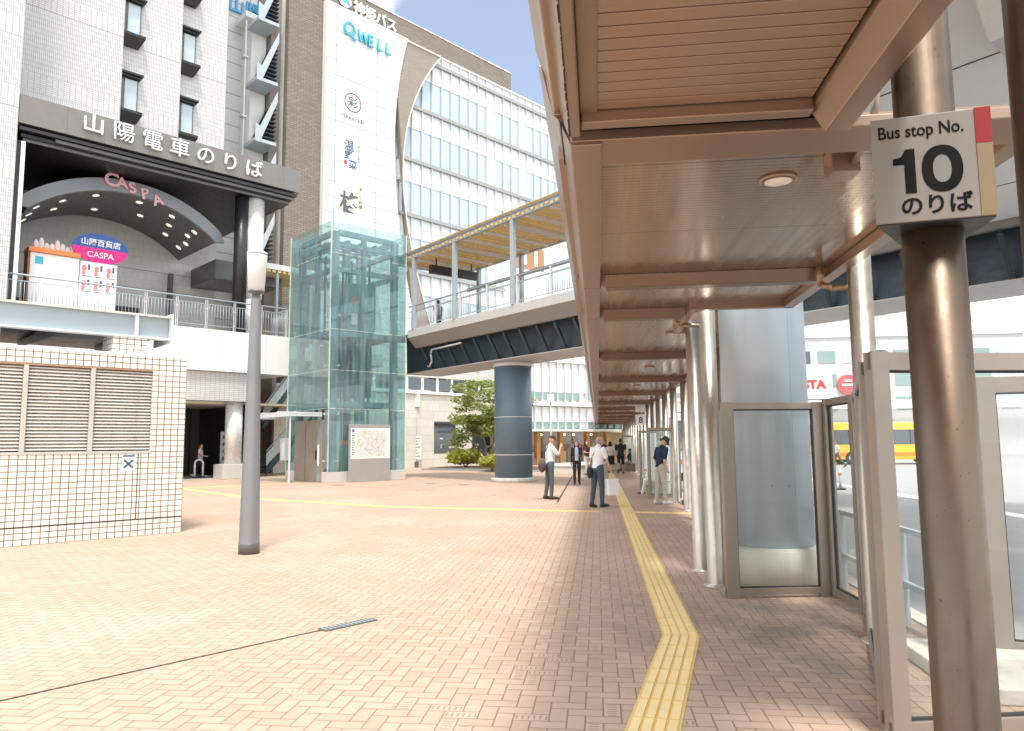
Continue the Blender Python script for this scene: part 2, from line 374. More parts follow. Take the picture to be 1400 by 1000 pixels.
# ---------------------------------------------------------------- ground
CA = 6.6; CZ = rz(CA)                       # canopy axis
def ground():
    g = MB().box(-900, -300, -.6, 900, 1500, -.13).build('road', ASPH); structure(g)
    # brick plaza, local x along the canopy, local y to its left
    o = MB().prism([(-12,-2.75),(130,-2.75),(130,120),(-12,120)], -.5, 0, 'z').build('plaza', PAVE); o.rotation_euler.z = CZ; structure(o)
    k = MB().box(-12, -2.92, -.5, 130, -2.754, .015).build('kerb', CONC); k.rotation_euler.z = CZ; structure(k)
    s = MB().box(-12, -9.6, -.5, 130, -9.2, -.1).build('road_marking', WHITE)
    s = structure(s); s.rotation_euler.z = CZ; s.scale = (1,1,1); s.location.z = -.024
ground()
def strip(pts, wd, name, z=.004, bars=True):
    "tactile strip along a polyline (world xy): base sheet + raised bars"
    P = [Vector((a, b)) for a, b in pts]; n = len(P); off = []
    for i in range(n):
        d0 = (P[i]-P[i-1]).normalized() if i else (P[1]-P[0]).normalized(); d1 = (P[i+1]-P[i]).normalized() if i < n-1 else d0
        nn = Vector((-(d0+d1).y, (d0+d1).x)).normalized(); off.append(nn/max(.3, nn.dot(Vector((-d0.y, d0.x)))))
    b = MB()
    for i in range(n-1):
        q = [P[i]-off[i]*wd/2, P[i+1]-off[i+1]*wd/2, P[i+1]+off[i+1]*wd/2, P[i]+off[i]*wd/2]
        b.prism([tuple(x) for x in q], -.02, z)
    if bars:
        b.m = 1
        for i in range(n-1):
            L_ = (P[i+1]-P[i]).length; d = (P[i+1]-P[i])/L_; k = int(L_/.3)
            if k < 1: continue
            for j in range(min(k, 90)):
                for q in range(4):
                    c0 = (q-1.5)*wd/4.3
                    t0 = (j+.04)/k; t1 = (j+.96)/k
                    o0 = off[i].lerp(off[i+1], t0)*c0; o1 = off[i].lerp(off[i+1], t1)*c0
                    a = P[i].lerp(P[i+1], t0)+o0; e = P[i].lerp(P[i+1], t1)+o1; sd = Vector((-d.y, d.x))*wd*.085
                    b.prism([tuple(a-sd), tuple(e-sd), tuple(e+sd), tuple(a+sd)], z+.0004, z+.0055)
    return structure(b.build(name, [YEL, YEL2]))
A_ = lambda u, lat: tuple(wpt((0,0), CA, u, -lat).xy)
strip([A_(2.0, -.16), A_(6.37, .65), A_(100, .66)], .30, 'tactile_paving')
strip([(-13.6,28.9), (-11.0,26.2), (-7.9,22.4), (-3.02,18.94), (2.05,17.2)], .3, 'tactile_paving', bars=False)
strip([(2.6,17.05), (4.2,16.5)], .3, 'tactile_paving')
strip([(-12.9,28.2), (-8.9,31.0)], .3, 'tactile_paving', bars=False)
def joints():
    b = MB().bar((-6.0, 1.9, .001), (-1.66, 6.56, .001), .022, .005)
    structure(b.build('paving_joint', DARK))
    b = MB().bar((1.19, 20.0, .001), (2.94, 36.3, .001), .05, .005)
    structure(b.build('paving_joint', DARK))
    t = thing('drain_grate', 'small grey metal drain grate set in the open brick paving by a dark joint', 'drain grate', (-1.48, 6.73, 0), rz(44))
    MB().box(-.27,-.065,-.02,.27,.065,.008).build('frame', GREYD, t)
    g = MB()
    for i in range(12): g.box(-.25+i*.043, -.05, .0085, -.235+i*.043, .05, .012)
    g.build('grating', RAIL, t)
    for i, (x, y, s) in enumerate([(-6.9,29.2,.28),(-3.3,29.6,.25),(-1.9,28.6,.25)]):
        t = thing('manhole_cover', ['round iron cover in the paving in front of the map board', 'round iron cover in the shade beside the lift', 'round iron cover in the shade just left of the dark blue column'][i], 'manhole cover', (x,y,0), group='covers in the paving')
        MB().lathe([(s+.04,-.02),(s+.04,.004)]).build('rim', CONC, t); MB().lathe([(s,-.02),(s,.008)]).build('lid', GREYD, t)
joints()
# ---------------------------------------------------------------- canopy (local x along, y = left; lat = -y)
POLES_U = [6.3] + [12.6+2.5*i for i in range(20)]
BEAMS = [6.62, 8.36, 12.5, 17.3, 22.2, 27.4, 32.5, 37.5, 42.5, 47.5, 52.5, 57.5, 62.5]
def canopy():
    t = thing('bus_stop_canopy', 'long bronze metal canopy with slatted soffit and cross beams on steel poles, running far ahead', 'canopy', (0,0,0), CZ)
    E_ = 64.0; Lf = .10; Rt = -2.12
    b = MB()
    def panel(u0, u1, r): b.prism([(u0,-.05),(u1,-.05),(u1,r),(u0,r)], 3.10, 3.13)
    panel(3.5, 8.05, -2.0); panel(8.05, 9.75, -1.02); panel(9.75, E_, -2.0)
    b.build('soffit', SOFF, t)
    b = MB()                                                    # roof body over the soffit
    for u0, u1, r in ((3.85, 8.05, Rt), (8.05, 9.75, -1.10), (9.75, E_, Rt)):
        b.prism([(u0, .18),(u1,.18),(u1,r),(u0,r)], 3.134, 3.30)
    b.build('roof', TRIM, t)
    # left edge: sloping fascia and the flat trim inside it
    b = MB(); x = 3.36
    cuts = [3.36] + [q for q in BEAMS] + [E_]
    for a, e in zip(cuts, cuts[1:]):
        b.prism([(.10, 3.0), (-.05, 3.0), (-.05, 3.16), (.16, 3.16), (.22, 3.42), (.25, 3.42)], a+.004, e-.004, 'x')
    b.build('fascia', TRIM, t, .006)
    b = MB()
    for u0, u1, r in ((3.62, 8.05, -2.12), (9.75, E_, -2.12)):
        b.prism([(r+.11, 3.02),(r, 3.02),(r, 3.2),(r+.11, 3.2)], u0, u1, 'x')
    b.prism([(-1.02+.0, 3.02),(-1.10, 3.02),(-1.10, 3.2),(-1.02, 3.2)], 8.05, 9.75, 'x')
    b.box(8.0, -2.12, 3.02, 8.08, -1.02, 3.2); b.box(9.72, -2.12, 3.02, 9.80, -1.02, 3.2)
    b.build('edge_trim', TRIM, t, .006)
    # first beam: broad sloping face after the slit
    b = MB().prism([(3.36, 3.02), (3.62, 3.0), (3.66, 3.12), (3.36, 3.075)], -2.2, .10, 'y'); b.build('end_beam', TRIM, t, .006)
    for u in BEAMS:
        r = -1.08 if 8.05 < u < 9.75 else -2.06
        b = MB().loft([[(u-.11,.02,3.10),(u+.11,.02,3.10),(u+.07,.02,3.06),(u-.07,.02,3.06)],
                       [(u-.11,-.10,3.10),(u+.11,-.10,3.10),(u+.07,-.10,2.985),(u-.07,-.10,2.985)],
                       [(u-.11,r+.12,3.10),(u+.11,r+.12,3.10),(u+.07,r+.12,2.985),(u-.07,r+.12,2.985)],
                       [(u-.11,r,3.10),(u+.11,r,3.10),(u+.07,r,3.06),(u-.07,r,3.06)]], smooth=False)
        b.build('cross_beam', BEAM, t, .006)
    pole = None
    for u in POLES_U:
        if pole is None:
            pole = MB().lathe([(.15,0),(.15,.012),(.098,.014),(.095,.03),(.095,3.14)], (0,0,0), 28).build('pole', POLE, t); o = pole
        else: o = pole.copy(); C.objects.link(o); o.parent = t
        o.location = (u, -2.2 if u < 7 else -2.05, 0)
    for u, la in ((8.57, 1.28), (9.56, 1.25)):
        o = pole.copy(); C.objects.link(o); o.parent = t; o.location = (u, -la, 0)
    dl = None
    for u in [4.22, 7.05, 10.2, 14.8, 19.6, 24.7, 29.8, 35]:
        if dl is None:
            dl = MB().lathe([(.03,3.1),(.105,3.1),(.105,3.085),(.085,3.075),(.085,3.082)], (0,0,0), 28).build('downlight', TRIM, t)
            MB().lathe([(.082,3.081),(.07,3.076),(.02,3.073)], (0,0,0), 24).build('lens', LAMPW, dl)
            dl.location = (u, -1.06, 0)
        else:
            c = copy_tree(dl, t); c.location = (u, -1.06, 0)
    # conduit box and drain pipe at the right edge
    MB().box(3.78, -1.36, 2.96, 3.92, -1.22, 3.10).build('junction_box', TRIM, t, .006)
    MB().path([(3.86,-1.24,3.03),(3.80,-1.32,3.0),(3.62,-1.36,3.08),(3.5,-1.36,3.3)], .018).build('conduit', STEELD, t)
    MB().path([(6.42,-1.92,3.1),(6.42,-1.92,2.93),(6.36,-2.0,2.88),(6.30,-2.16,2.88)], .028).build('drain_pipe', TRIM, t)
    MB().path([(8.5,-.92,3.08),(8.5,-.92,2.97),(8.54,-1.0,2.94),(8.57,-1.28,2.93)], .024).build('drain_pipe', TRIM, t)
    return t
canopy()
def near_canopy():
    t = thing('bus_stop_canopy', 'nearest canopy section with wide separate slats, overhead at the top of the picture', 'canopy', (0,0,0), CZ)
    b = MB(); u = 3.17
    while u > .1:
        b.box(u-.074, -.96, 3.085, u, .04, 3.10); u -= .083
    b.build('soffit', SLAT, t, .003)
    MB().box(.05, -1.10, 3.137, 3.24, .15, 3.30).build('roof', DARK, t)
    b = MB().prism([(.10,3.0),(.05,3.0),(.05,3.119),(.17,3.119),(.22,3.42),(.25,3.42)], .05, 3.26, 'x')
    b.box(.05, -.03, 3.075, 3.25, .049, 3.118); b.build('fascia', TRIM, t, .006)
    b = MB(); rs = random.Random(3); x = .1
    while x < 3.2:
        L_ = rs.uniform(.02,.10); b.box(x,.094,2.9965,min(3.24,x+L_),.094+rs.uniform(.004,.012),2.9995); x += L_+rs.uniform(0,.03)
    b.box(.1,.0945,2.9960,3.24,.0965,2.9998); b.build('seam', DARK, t)
    b = MB().prism([(-.97,3.06),(-1.03,2.96),(-1.13,2.96),(-1.16,3.0),(-1.16,3.24),(-.97,3.119)], .05, 3.26, 'x'); b.build('edge_beam', TRIM, t, .006)
    MB().box(3.2, -1.12, 3.122, 3.9, .15, 3.133).build('gap_seal', DARK, t)  # added dark plate, keeps daylight out of the slit between the canopy sections
    MB().box(3.18, -.965, 3.03, 3.255, .045, 3.118).build('end_beam', TRIM, t, .006)
    MB().box(.05, -.965, 3.03, .11, .045, 3.118).build('end_beam', TRIM, t, .006)
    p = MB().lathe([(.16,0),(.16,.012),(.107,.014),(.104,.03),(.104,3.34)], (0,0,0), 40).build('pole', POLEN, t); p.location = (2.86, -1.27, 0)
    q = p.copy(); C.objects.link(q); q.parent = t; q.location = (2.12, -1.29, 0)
    MB().bar((2.86,-1.27,3.2),(2.86,-1.1,3.2),.12,.1).build('bracket', STEELD, t)
    MB().bar((2.12,-1.27,3.2),(2.12,-1.1,3.2),.12,.1).build('bracket', STEELD, t)
near_canopy()
def stop_sign():
    p, q = Vector((1.333,2.60,0)), Vector((1.705,2.49,0)); d = q-p
    t = thing('bus_stop_sign', 'boxy grey bus stop number sign reading 10 with a red corner, on the nearest pole', 'sign', (p.x,p.y,2.38), math.atan2(d.y, d.x))
    Wd = d.length; H = .395
    MB().prism([(0,0),(Wd,0),(Wd-.02,.33),(.14,.33)], 0, H, 'z').build('sign_box', SIGNG, t, .003)
    MB().prism([(.004,.004),(Wd-.004,.004),(Wd-.024,.32),(.145,.32)], -.006, -.001, 'z').build('underside', BLACK, t)
    MB().box(Wd-.050, -.003, .001, Wd+.001, -.0005, H-.131).build('side_strip', TAN, t)
    MB().box(Wd-.050, -.003, H-.130, Wd+.001, -.0005, H+.001).build('red_patch', M('sign_red',(.27,.006,.006),.5), t)
    text('lettering', 'Bus stop No.', .066, INK, t, (.022, -.0012, H-.078), ext=.0008, bold=.0008, sx=.80)
    b = MB(); x = .068; z = .105; h = .165                     # the digits of the number
    b.prism([(x,z+h*.66),(x,z+h*.80),(x+.028,z+h*.84),(x+.042,z+h),(x+.072,z+h),(x+.072,z),(x+.036,z),(x+.036,z+h*.66)], -.0016, -.0006, 'y'); b.build('digit', INK, t)
    b = MB(); cx = x+.158; cz = z+h/2; n = 40; vo = []; vi = []
    for k in range(n):
        a = 2*math.pi*k/n; sg = lambda v, e: math.copysign(abs(v)**e, v)
        vo.append((cx+.066*sg(math.cos(a),.9), -.0016, cz+(h/2+.004)*sg(math.sin(a),.9))); vi.append((cx+.030*sg(math.cos(a),.9), -.0016, cz+(h/2-.031)*sg(math.sin(a),.9)))
    v = vo+vi+[(p_[0],-.0006,p_[2]) for p_ in vo+vi]
    f = []
    for k in range(n): q_ = (k+1) % n; f += [(k,q_,n+q_,n+k), (2*n+k,2*n+q_,3*n+q_,3*n+k), (k,q_,2*n+q_,2*n+k), (n+k,n+q_,3*n+q_,3*n+k)]
    b.add(v, f); b.build('digit', INK, t)
    text('lettering', 'のりば', .078, INK, t, (.082, -.0012, .030), ext=.0008, bold=.0016)
stop_sign()
def screen(name, label, p, q, h=2.03, wd=.065, mullions=(), group=None, panem=None, z0=0.06, cap=None, posts=(1,1), pw=None):
    "framed glass wind screen standing between two ground points"
    p = Vector((*p, 0)); q = Vector((*q, 0)); L_ = (q-p).length; ang = math.atan2((q-p).y, (q-p).x)
    t = thing(name, label, 'glass screen', p, ang, group)
    d = .06; pw = pw or wd
    MB().box(0, -d/2, h-wd, L_, d/2, h).build('top_rail', STEELD, t, .004); MB().box(0, -d/2, .03, L_, d/2, .03+wd).build('bottom_rail', STEELD, t, .004)
    for i, x in enumerate([0, L_]):
        if posts[i]:
            x0 = x if i == 0 else x-pw
            MB().box(x0, -d/2-.012, 0, x0+pw, d/2+.012, h+.004).build('post', STEELD, t, .004)
    for x in mullions:
        MB().box(x-.03, -d/2-.003, .03+wd, x+.03, d/2+.003, h-wd).build('mullion', STEELD, t, .004)
    MB().box(pw*.6, -.005, .03+wd-.01, L_-pw*.6, .005, h-wd+.01).build('pane', panem or PANE, t)
    g = MB()
    for (a, b_, c, e) in ((pw, pw+.012, .03+wd, h-wd), (L_-pw-.012, L_-pw, .03+wd, h-wd)): g.box(a, -.014, c, b_, .014, e)
    g.box(pw, -.014, h-wd-.012, L_-pw, .014, h-wd); g.box(pw, -.014, .03+wd, L_-pw, .014, .042+wd)
    g.build('gasket', RUBBER, t)
    return t
gs = 'glass wind screens of the bus stops'
screen('glass_windscreen', 'clear glass screen in front of the big grey column, its bottom rail on the bricks', (2.18,7.71), (3.29,7.76), 2.0, .07, pw=.13, group=gs)
screen('glass_windscreen', 'narrow glass screen at a corner beside the grey column, guard rail seen through it', (3.30,7.70), (3.25,6.95), 2.03, .07, group=gs)
screen('glass_windscreen', 'teal tinted glass screen seen almost edge on, left of the thick bronze post', (3.24,6.90), (2.06,4.24), 2.05, .08, panem=PANEF, group=gs)
screen('glass_windscreen', 'nearest glass screen directly behind the pole carrying the number sign', (1.965,4.02), (4.6,4.28), 2.08, .10, panem=PANEF if False else PANE, pw=.10, group=gs)
MB_post = None
s5 = screen('glass_windscreen', 'thick framed glass screen standing beyond the nearest one at the right edge of the picture', (3.46,5.5), (5.6,4.75), 2.06, .12, pw=.14, group=gs)
screen('glass_windscreen', 'short glass screen at a corner with the thick framed one, right of the nearest pole', (3.42,5.46), (3.04,5.30), 2.06, .08, group=gs, posts=(0,1))
b = MB(); b.box(0,0,0,2.4,1.15,.10); k = b.build('concrete_plinth', CONCW, None, .01); k.location = (2.75, 4.62, 0); k.rotation_euler.z = R(-8)
tag(k, 'low stained concrete plinth under the glass screens at the right edge', 'plinth')
def CP(u, lat): return tuple(wpt((0,0), CA, u, -lat).xy)
screen('glass_windscreen', 'glass screen just beyond the man in the bucket hat', CP(21.4,1.40), CP(21.3,2.26), 2.0, .08, group=gs, panem=PANEF)
screen('glass_windscreen', 'glass screen with a seated person behind it, beyond the bucket hat man', CP(26.0,1.42), CP(25.9,2.26), 2.0, .08, group=gs, panem=PANEF)
screen('glass_windscreen', 'glass screen behind the bucket hat man, running along the kerb', CP(21.45,2.3), CP(26.0,2.3), 2.0, .08, mullions=(1.5,3.0), group=gs)
screen('glass_windscreen', 'far glass screen beside the distant seated person', CP(45.0,1.42), CP(44.9,2.26), 2.0, .09, group=gs, panem=PANEF)
screen('glass_windscreen', 'farthest glass screen along the kerb at the end of the row', CP(40.0,2.3), CP(45.0,2.3), 2.0, .09, mullions=(1.6,3.2), group=gs, panem=PANEF)
screen('glass_windscreen', 'glass screen along the kerb right behind the grey column', CP(12.0,2.4), CP(16.2,2.4), 2.0, .08, mullions=(1.4,2.8), group=gs)
def timetable():
    x, y = CP(19.2, 2.40); t = thing('timetable_stand', 'pale metal stand with a slanted black display beside the bucket hat man', 'information stand', (x,y,0), CZ)
    MB().prism([(-.28,.10),(.24,.10),(.20,1.55),(.06,2.0),(-.28,2.0)], -.16, .30, 'x').build('body', LGREY, t, .01)
    MB().prism([(.252,1.40),(.28,1.40),(.12,2.42),(.06,2.42),(-.25,2.44),(-.25,2.03),(.09,2.02)], -.2, .34, 'x').build('hood', WHITE, t, .008)
    MB().prism([(-.22,1.62),(.16,1.62),(.03,2.38),(-.22,2.38)], -.218, -.204, 'x').build('display', BLACK, t)
    MB().box(-.2,-.34,0,.36,.28,.10).build('foot', BLACK, t)
timetable()
def guard_rail():
    x, y = CP(6.2, 2.62); t = thing('guard_rail', 'dark blue grey tubular guard rail along the kerb behind the glass', 'guard rail', (x,y,0), CZ)
    b = MB()
    for z in (.82, .36): b.box(0, -.02, z-.025, 13.8, .02, z+.025)
    b.build('rail', RAIL, t)
    for i in range(9): MB().box(.65+i*1.6, -.03, 0, .71+i*1.6, .03, .83).build('post', RAIL, t)
guard_rail()
def small_sign(u, lat, z, body, lab):
    x, y = CP(u, lat); t = thing('bus_stop_sign', lab, 'sign', (x,y,z), CZ-R(90))
    MB().box(-.2,-.1,0,.2,.1,.42).build('sign_box', WHITE, t, .005)
    MB().bar((.16,0,.21),(.3,0,.21),.04,.04).build('bracket', STEELD, t)
    if body: text('number', body, .34, BLACK, t, (0,-.101,.08), ext=.002, bold=.006, align='CENTER')
small_sign(30.0, 1.74, 2.28, '8', 'small white sign with a black numeral on a far canopy pole')
small_sign(30.1, 1.74, 2.80, '', 'small blank white sign box high on a far canopy pole')
def bench(u, lat, L_, lab):
    x, y = CP(u, lat); t = thing('bench', lab, 'bench', (x,y,0), CZ, 'benches behind the glass screens')
    b = MB()
    for i in range(4): b.box(0, -.2+i*.1, .40, L_, -.115+i*.1, .435)
    b.build('seat', BARK, t, .005)
    for q in (.25, L_-.25): MB().box(q-.03, -.18, 0, q+.03, .18, .40).build('leg', STEELD, t)
bench(22.4, 1.95, 3.0, 'slatted bench behind the glass screen, with a seated person, past the bucket hat man')
bench(40.4, 1.9, 3.6, 'far slatted bench with the seated person in the distance under the canopy')

# ---------------------------------------------------------------- columns that carry the deck
def grey_column():
    t = thing('support_column', 'thick light grey steel column with a stained round concrete base behind glass', 'column', (2.98,8.66,0))
    MB().lathe([(.485,.40),(.485,5.9)], (0,0,0), 64).build('shaft', COLG, t)
    MB().lathe([(.58,0),(.58,.395),(.565,.405),(.485,.42)], (0,0,0), 64).build('base', CONCW, t)
    for a in (-104, -82):
        x, y = .485*math.cos(R(a)), .485*math.sin(R(a)); MB().ball((x,y,1.10),(.012,.012,.012),8,6).build('bolt', STEELD, t)
    MB().tube((.485*math.cos(R(-72)),.485*math.sin(R(-72)),.41),(.485*math.cos(R(-72)),.485*math.sin(R(-72)),5.5),.006).build('seam', COLG, t)
    MB().lathe([(.485,5.55),(.9,5.9),(.9,6.05)], (0,0,0), 48).build('capital', COLG, t)
grey_column()
BO = (-4.85, 33.7); BA = 141.5; BZ = rz(BA)
def blue_column():
    p = wpt(BO, BA, 5.23, 2.08); t = thing('support_column', 'dark blue steel column on a pale round footing under the footbridge', 'column', p)
    MB().lathe([(.79,.16),(.79,4.80)], (0,0,0), 72).build('shaft', COLB, t)
    MB().lathe([(.96,0),(.96,.13),(.92,.17),(.79,.18)], (0,0,0), 72).build('base', CONCW, t)
    for z in (1.10, 2.66): MB().lathe([(.792,z),(.797,z+.006),(.797,z+.025),(.792,z+.03)], (0,0,0), 72).build('seam_ring', LGREY, t)
    MB().lathe([(.79,4.8),(.83,4.82),(.83,4.90),(.79,4.998)], (0,0,0), 72).build('collar', LGREY, t)
blue_column()

# ---------------------------------------------------------------- footbridge, local x from the lift towards the right, y away
def balustrade(b, x0, x1, y, z0, z1, step=.125, r=.011, low=.12):
    n = int((x1-x0)/step)
    for i in range(n+1): x = x0+(x1-x0)*i/n; b.tube((x,y,z0+low),(x,y,z1-.18), r, r, 6)
    b.bar((x0,y,z1-.17),(x1,y,z1-.17),.03,.03); b.bar((x0,y,z0+low),(x1,y,z0+low),.03,.03)
def bridge():
    t = thing('footbridge', 'covered steel footbridge with grey railings and a stained yellow roof, leaving the glass lift', 'footbridge', (*BO,0), BZ)
    L_ = 29.5
    MB().box(-2, .24, 6.57, L_, 4.08, 6.75).build('deck', NAVY, t)
    b = MB().prism([(0,6.50),(.22,6.50),(.22,6.86),(0,6.86)], 0, L_, 'x'); MB().prism([(.012,6.497),(.42,6.06),(.60,6.06),(.60,6.10),(.22,6.497)], 0, L_, 'x').build('fascia_soffit', M('fascia_underside_shade',(.24,.225,.21),.6,0,.06,3,.15), t)  # shade of the sloped underside painted in as a darker fascia colour
    b.build('fascia', BRIDW, t, .01)
    MB().prism([(4.2,6.06),(4.10,6.06),(4.10,6.86),(4.2,6.86)], -2, L_, 'x').build('fascia', BRIDW, t, .01)
    MB().prism([(1.15,5.04),(2.95,5.04),(3.0,6.565),(1.12,6.565)], -2, L_, 'x').build('girder', NAVY, t)
    MB().prism([(1.0,5.0),(3.1,5.0),(3.1,5.035),(1.0,5.035)], -2, L_, 'x').build('bottom_flange', BRIDW, t)
    rib = None
    for i in range(28):
        u = .5+i*1.02
        if rib is None:
            b = MB(); b.prism([(.50,6.05),(.50,5.95),(1.02,5.04),(1.14,5.04),(.60,6.05)], -.02, .02, 'x'); b.bar((0,.48,5.97),(0,1.06,5.03),.12,.02)
            rib = b.build('bracket', NAVY, t); o = rib
        else: o = rib.copy(); C.objects.link(o); o.parent = t
        o.location = (u, 0, 0)
    MB().path([(.35,.9,5.2),(.7,.75,5.15),(1.0,.7,5.35),(1.05,.62,5.7),(1.3,.5,5.85),(3.8,.4,5.88)], .04).build('conduit', LGREY, t)
    for y in (.08, 4.08):
        b = MB(); b.tube((-1.5 if y > 1 else 0,y,7.96),(L_,y,7.96),.035); b.tube((0,y,7.72),(L_,y,7.72),.018)
        balustrade(b, .2, L_, y, 6.86, 7.86); b.build('railing', RAIL, t)
        for i in range(15): MB().box(.35+i*1.93-.03, y-.05, 6.86, .35+i*1.93+.03, y+.05, 7.95).build('railing_post', LGREY, t)
    for y in (.05, 3.75):
        for u in (.5, 3.85, 7.85, 11.85, 15.85, 19.85): MB().box(u-.09, y-.09, 6.86, u+.09, y+.09, 10.2).build('roof_post', RAIL, t, .01)
        b = MB(); b.box(-1.5, y-.08, 10.2, 21, y+.08, 10.24); b.box(-1.5, y-.02, 10.24, 21, y+.02, 10.45); b.box(-1.5, y-.09, 10.45, 21, y+.09, 10.49); b.build('roof_beam', RAIL, t)
    b = MB()
    for i in range(16): u = -1.0+i*1.375; b.box(u-.07, .14, 10.14, u+.07, 3.66, 10.30)
    b.build('roof_rafter', LGREY, t)
    b = MB()
    for i in range(82): u = -1.4+i*.275; b.box(u, -.05, 10.22+.02*(i % 3), u+.15, 3.85, 10.31+.02*(i % 3))
    b.build('roof_slat', WOODS, t)
    MB().box(-1.45, -.12, 10.50, 21.2, 3.9, 10.53).build('roof_sheet', WOODP, t)
    b = MB().bar((-.5,3.75,9.3),(21,3.75,9.3),.08,.16); b.build('tie_beam', RAIL, t)
    return t
bridge()
def bridge_board():
    t = thing('hanging_board', 'black hanging information board under the footbridge roof beside the glass lift', 'sign', (*BO,0), BZ)
    MB().box(.95, .55, 9.45, 1.15, 3.2, 9.85).build('panel', BLACK, t, .01)
    for y in (.9, 2.9): MB().box(1.03, y-.02, 9.85, 1.07, y+.02, 10.42).build('hanger', BLACK, t)
    MB().box(.944, 1.4, 9.58, .949, 1.52, 9.70).build('pictogram', WHITE, t); MB().box(.944, 1.58, 9.58, .949, 1.70, 9.70).build('pictogram', WHITE, t)
bridge_board()
def overhead_deck():
    t = thing('overhead_deck', 'pale overhead deck with a smooth underside above the bus stop at top right', 'elevated deck', (*BO,0), BZ)
    MB().box(23.45, -10.6, 6.12, 33.5, -.01, 6.7).build('deck', M('deck_soffit',(.72,.73,.73),.5,0,.04), t)
    MB().box(23.3, -10.7, 6.06, 23.45, -.02, 6.9).build('fascia', BRIDW, t, .01)
    for k in range(4): MB().box(23.5, -10.2+k*2.6, 6.111, 33.4, -10.185+k*2.6, 6.1195).build('joint', DARK, t)
    b = MB().prism([(-9.9,6.11),(-7.1,6.11),(-7.7,5.45),(-9.3,5.45)], 27.6, 27.0, 'x'); b.build('haunch', BRIDW, t, .02)
    bo = MB()
    for i in range(2):
        for j in range(4): bo.ball((28.4+j*.16, -10.0+i*.42, 6.11), (.045,.045,.03), 10, 6)
    bo.build('bolt_group', STEELD, t)
    b = MB()
    for i in range(40): y = -10.5+i*.26; b.tube((23.38,y,6.9),(23.38,y,7.9),.011,.011,6)
    b.tube((23.38,-10.6,8.0),(23.38,-.1,8.0),.035); b.build('railing', RAIL, t)
overhead_deck()

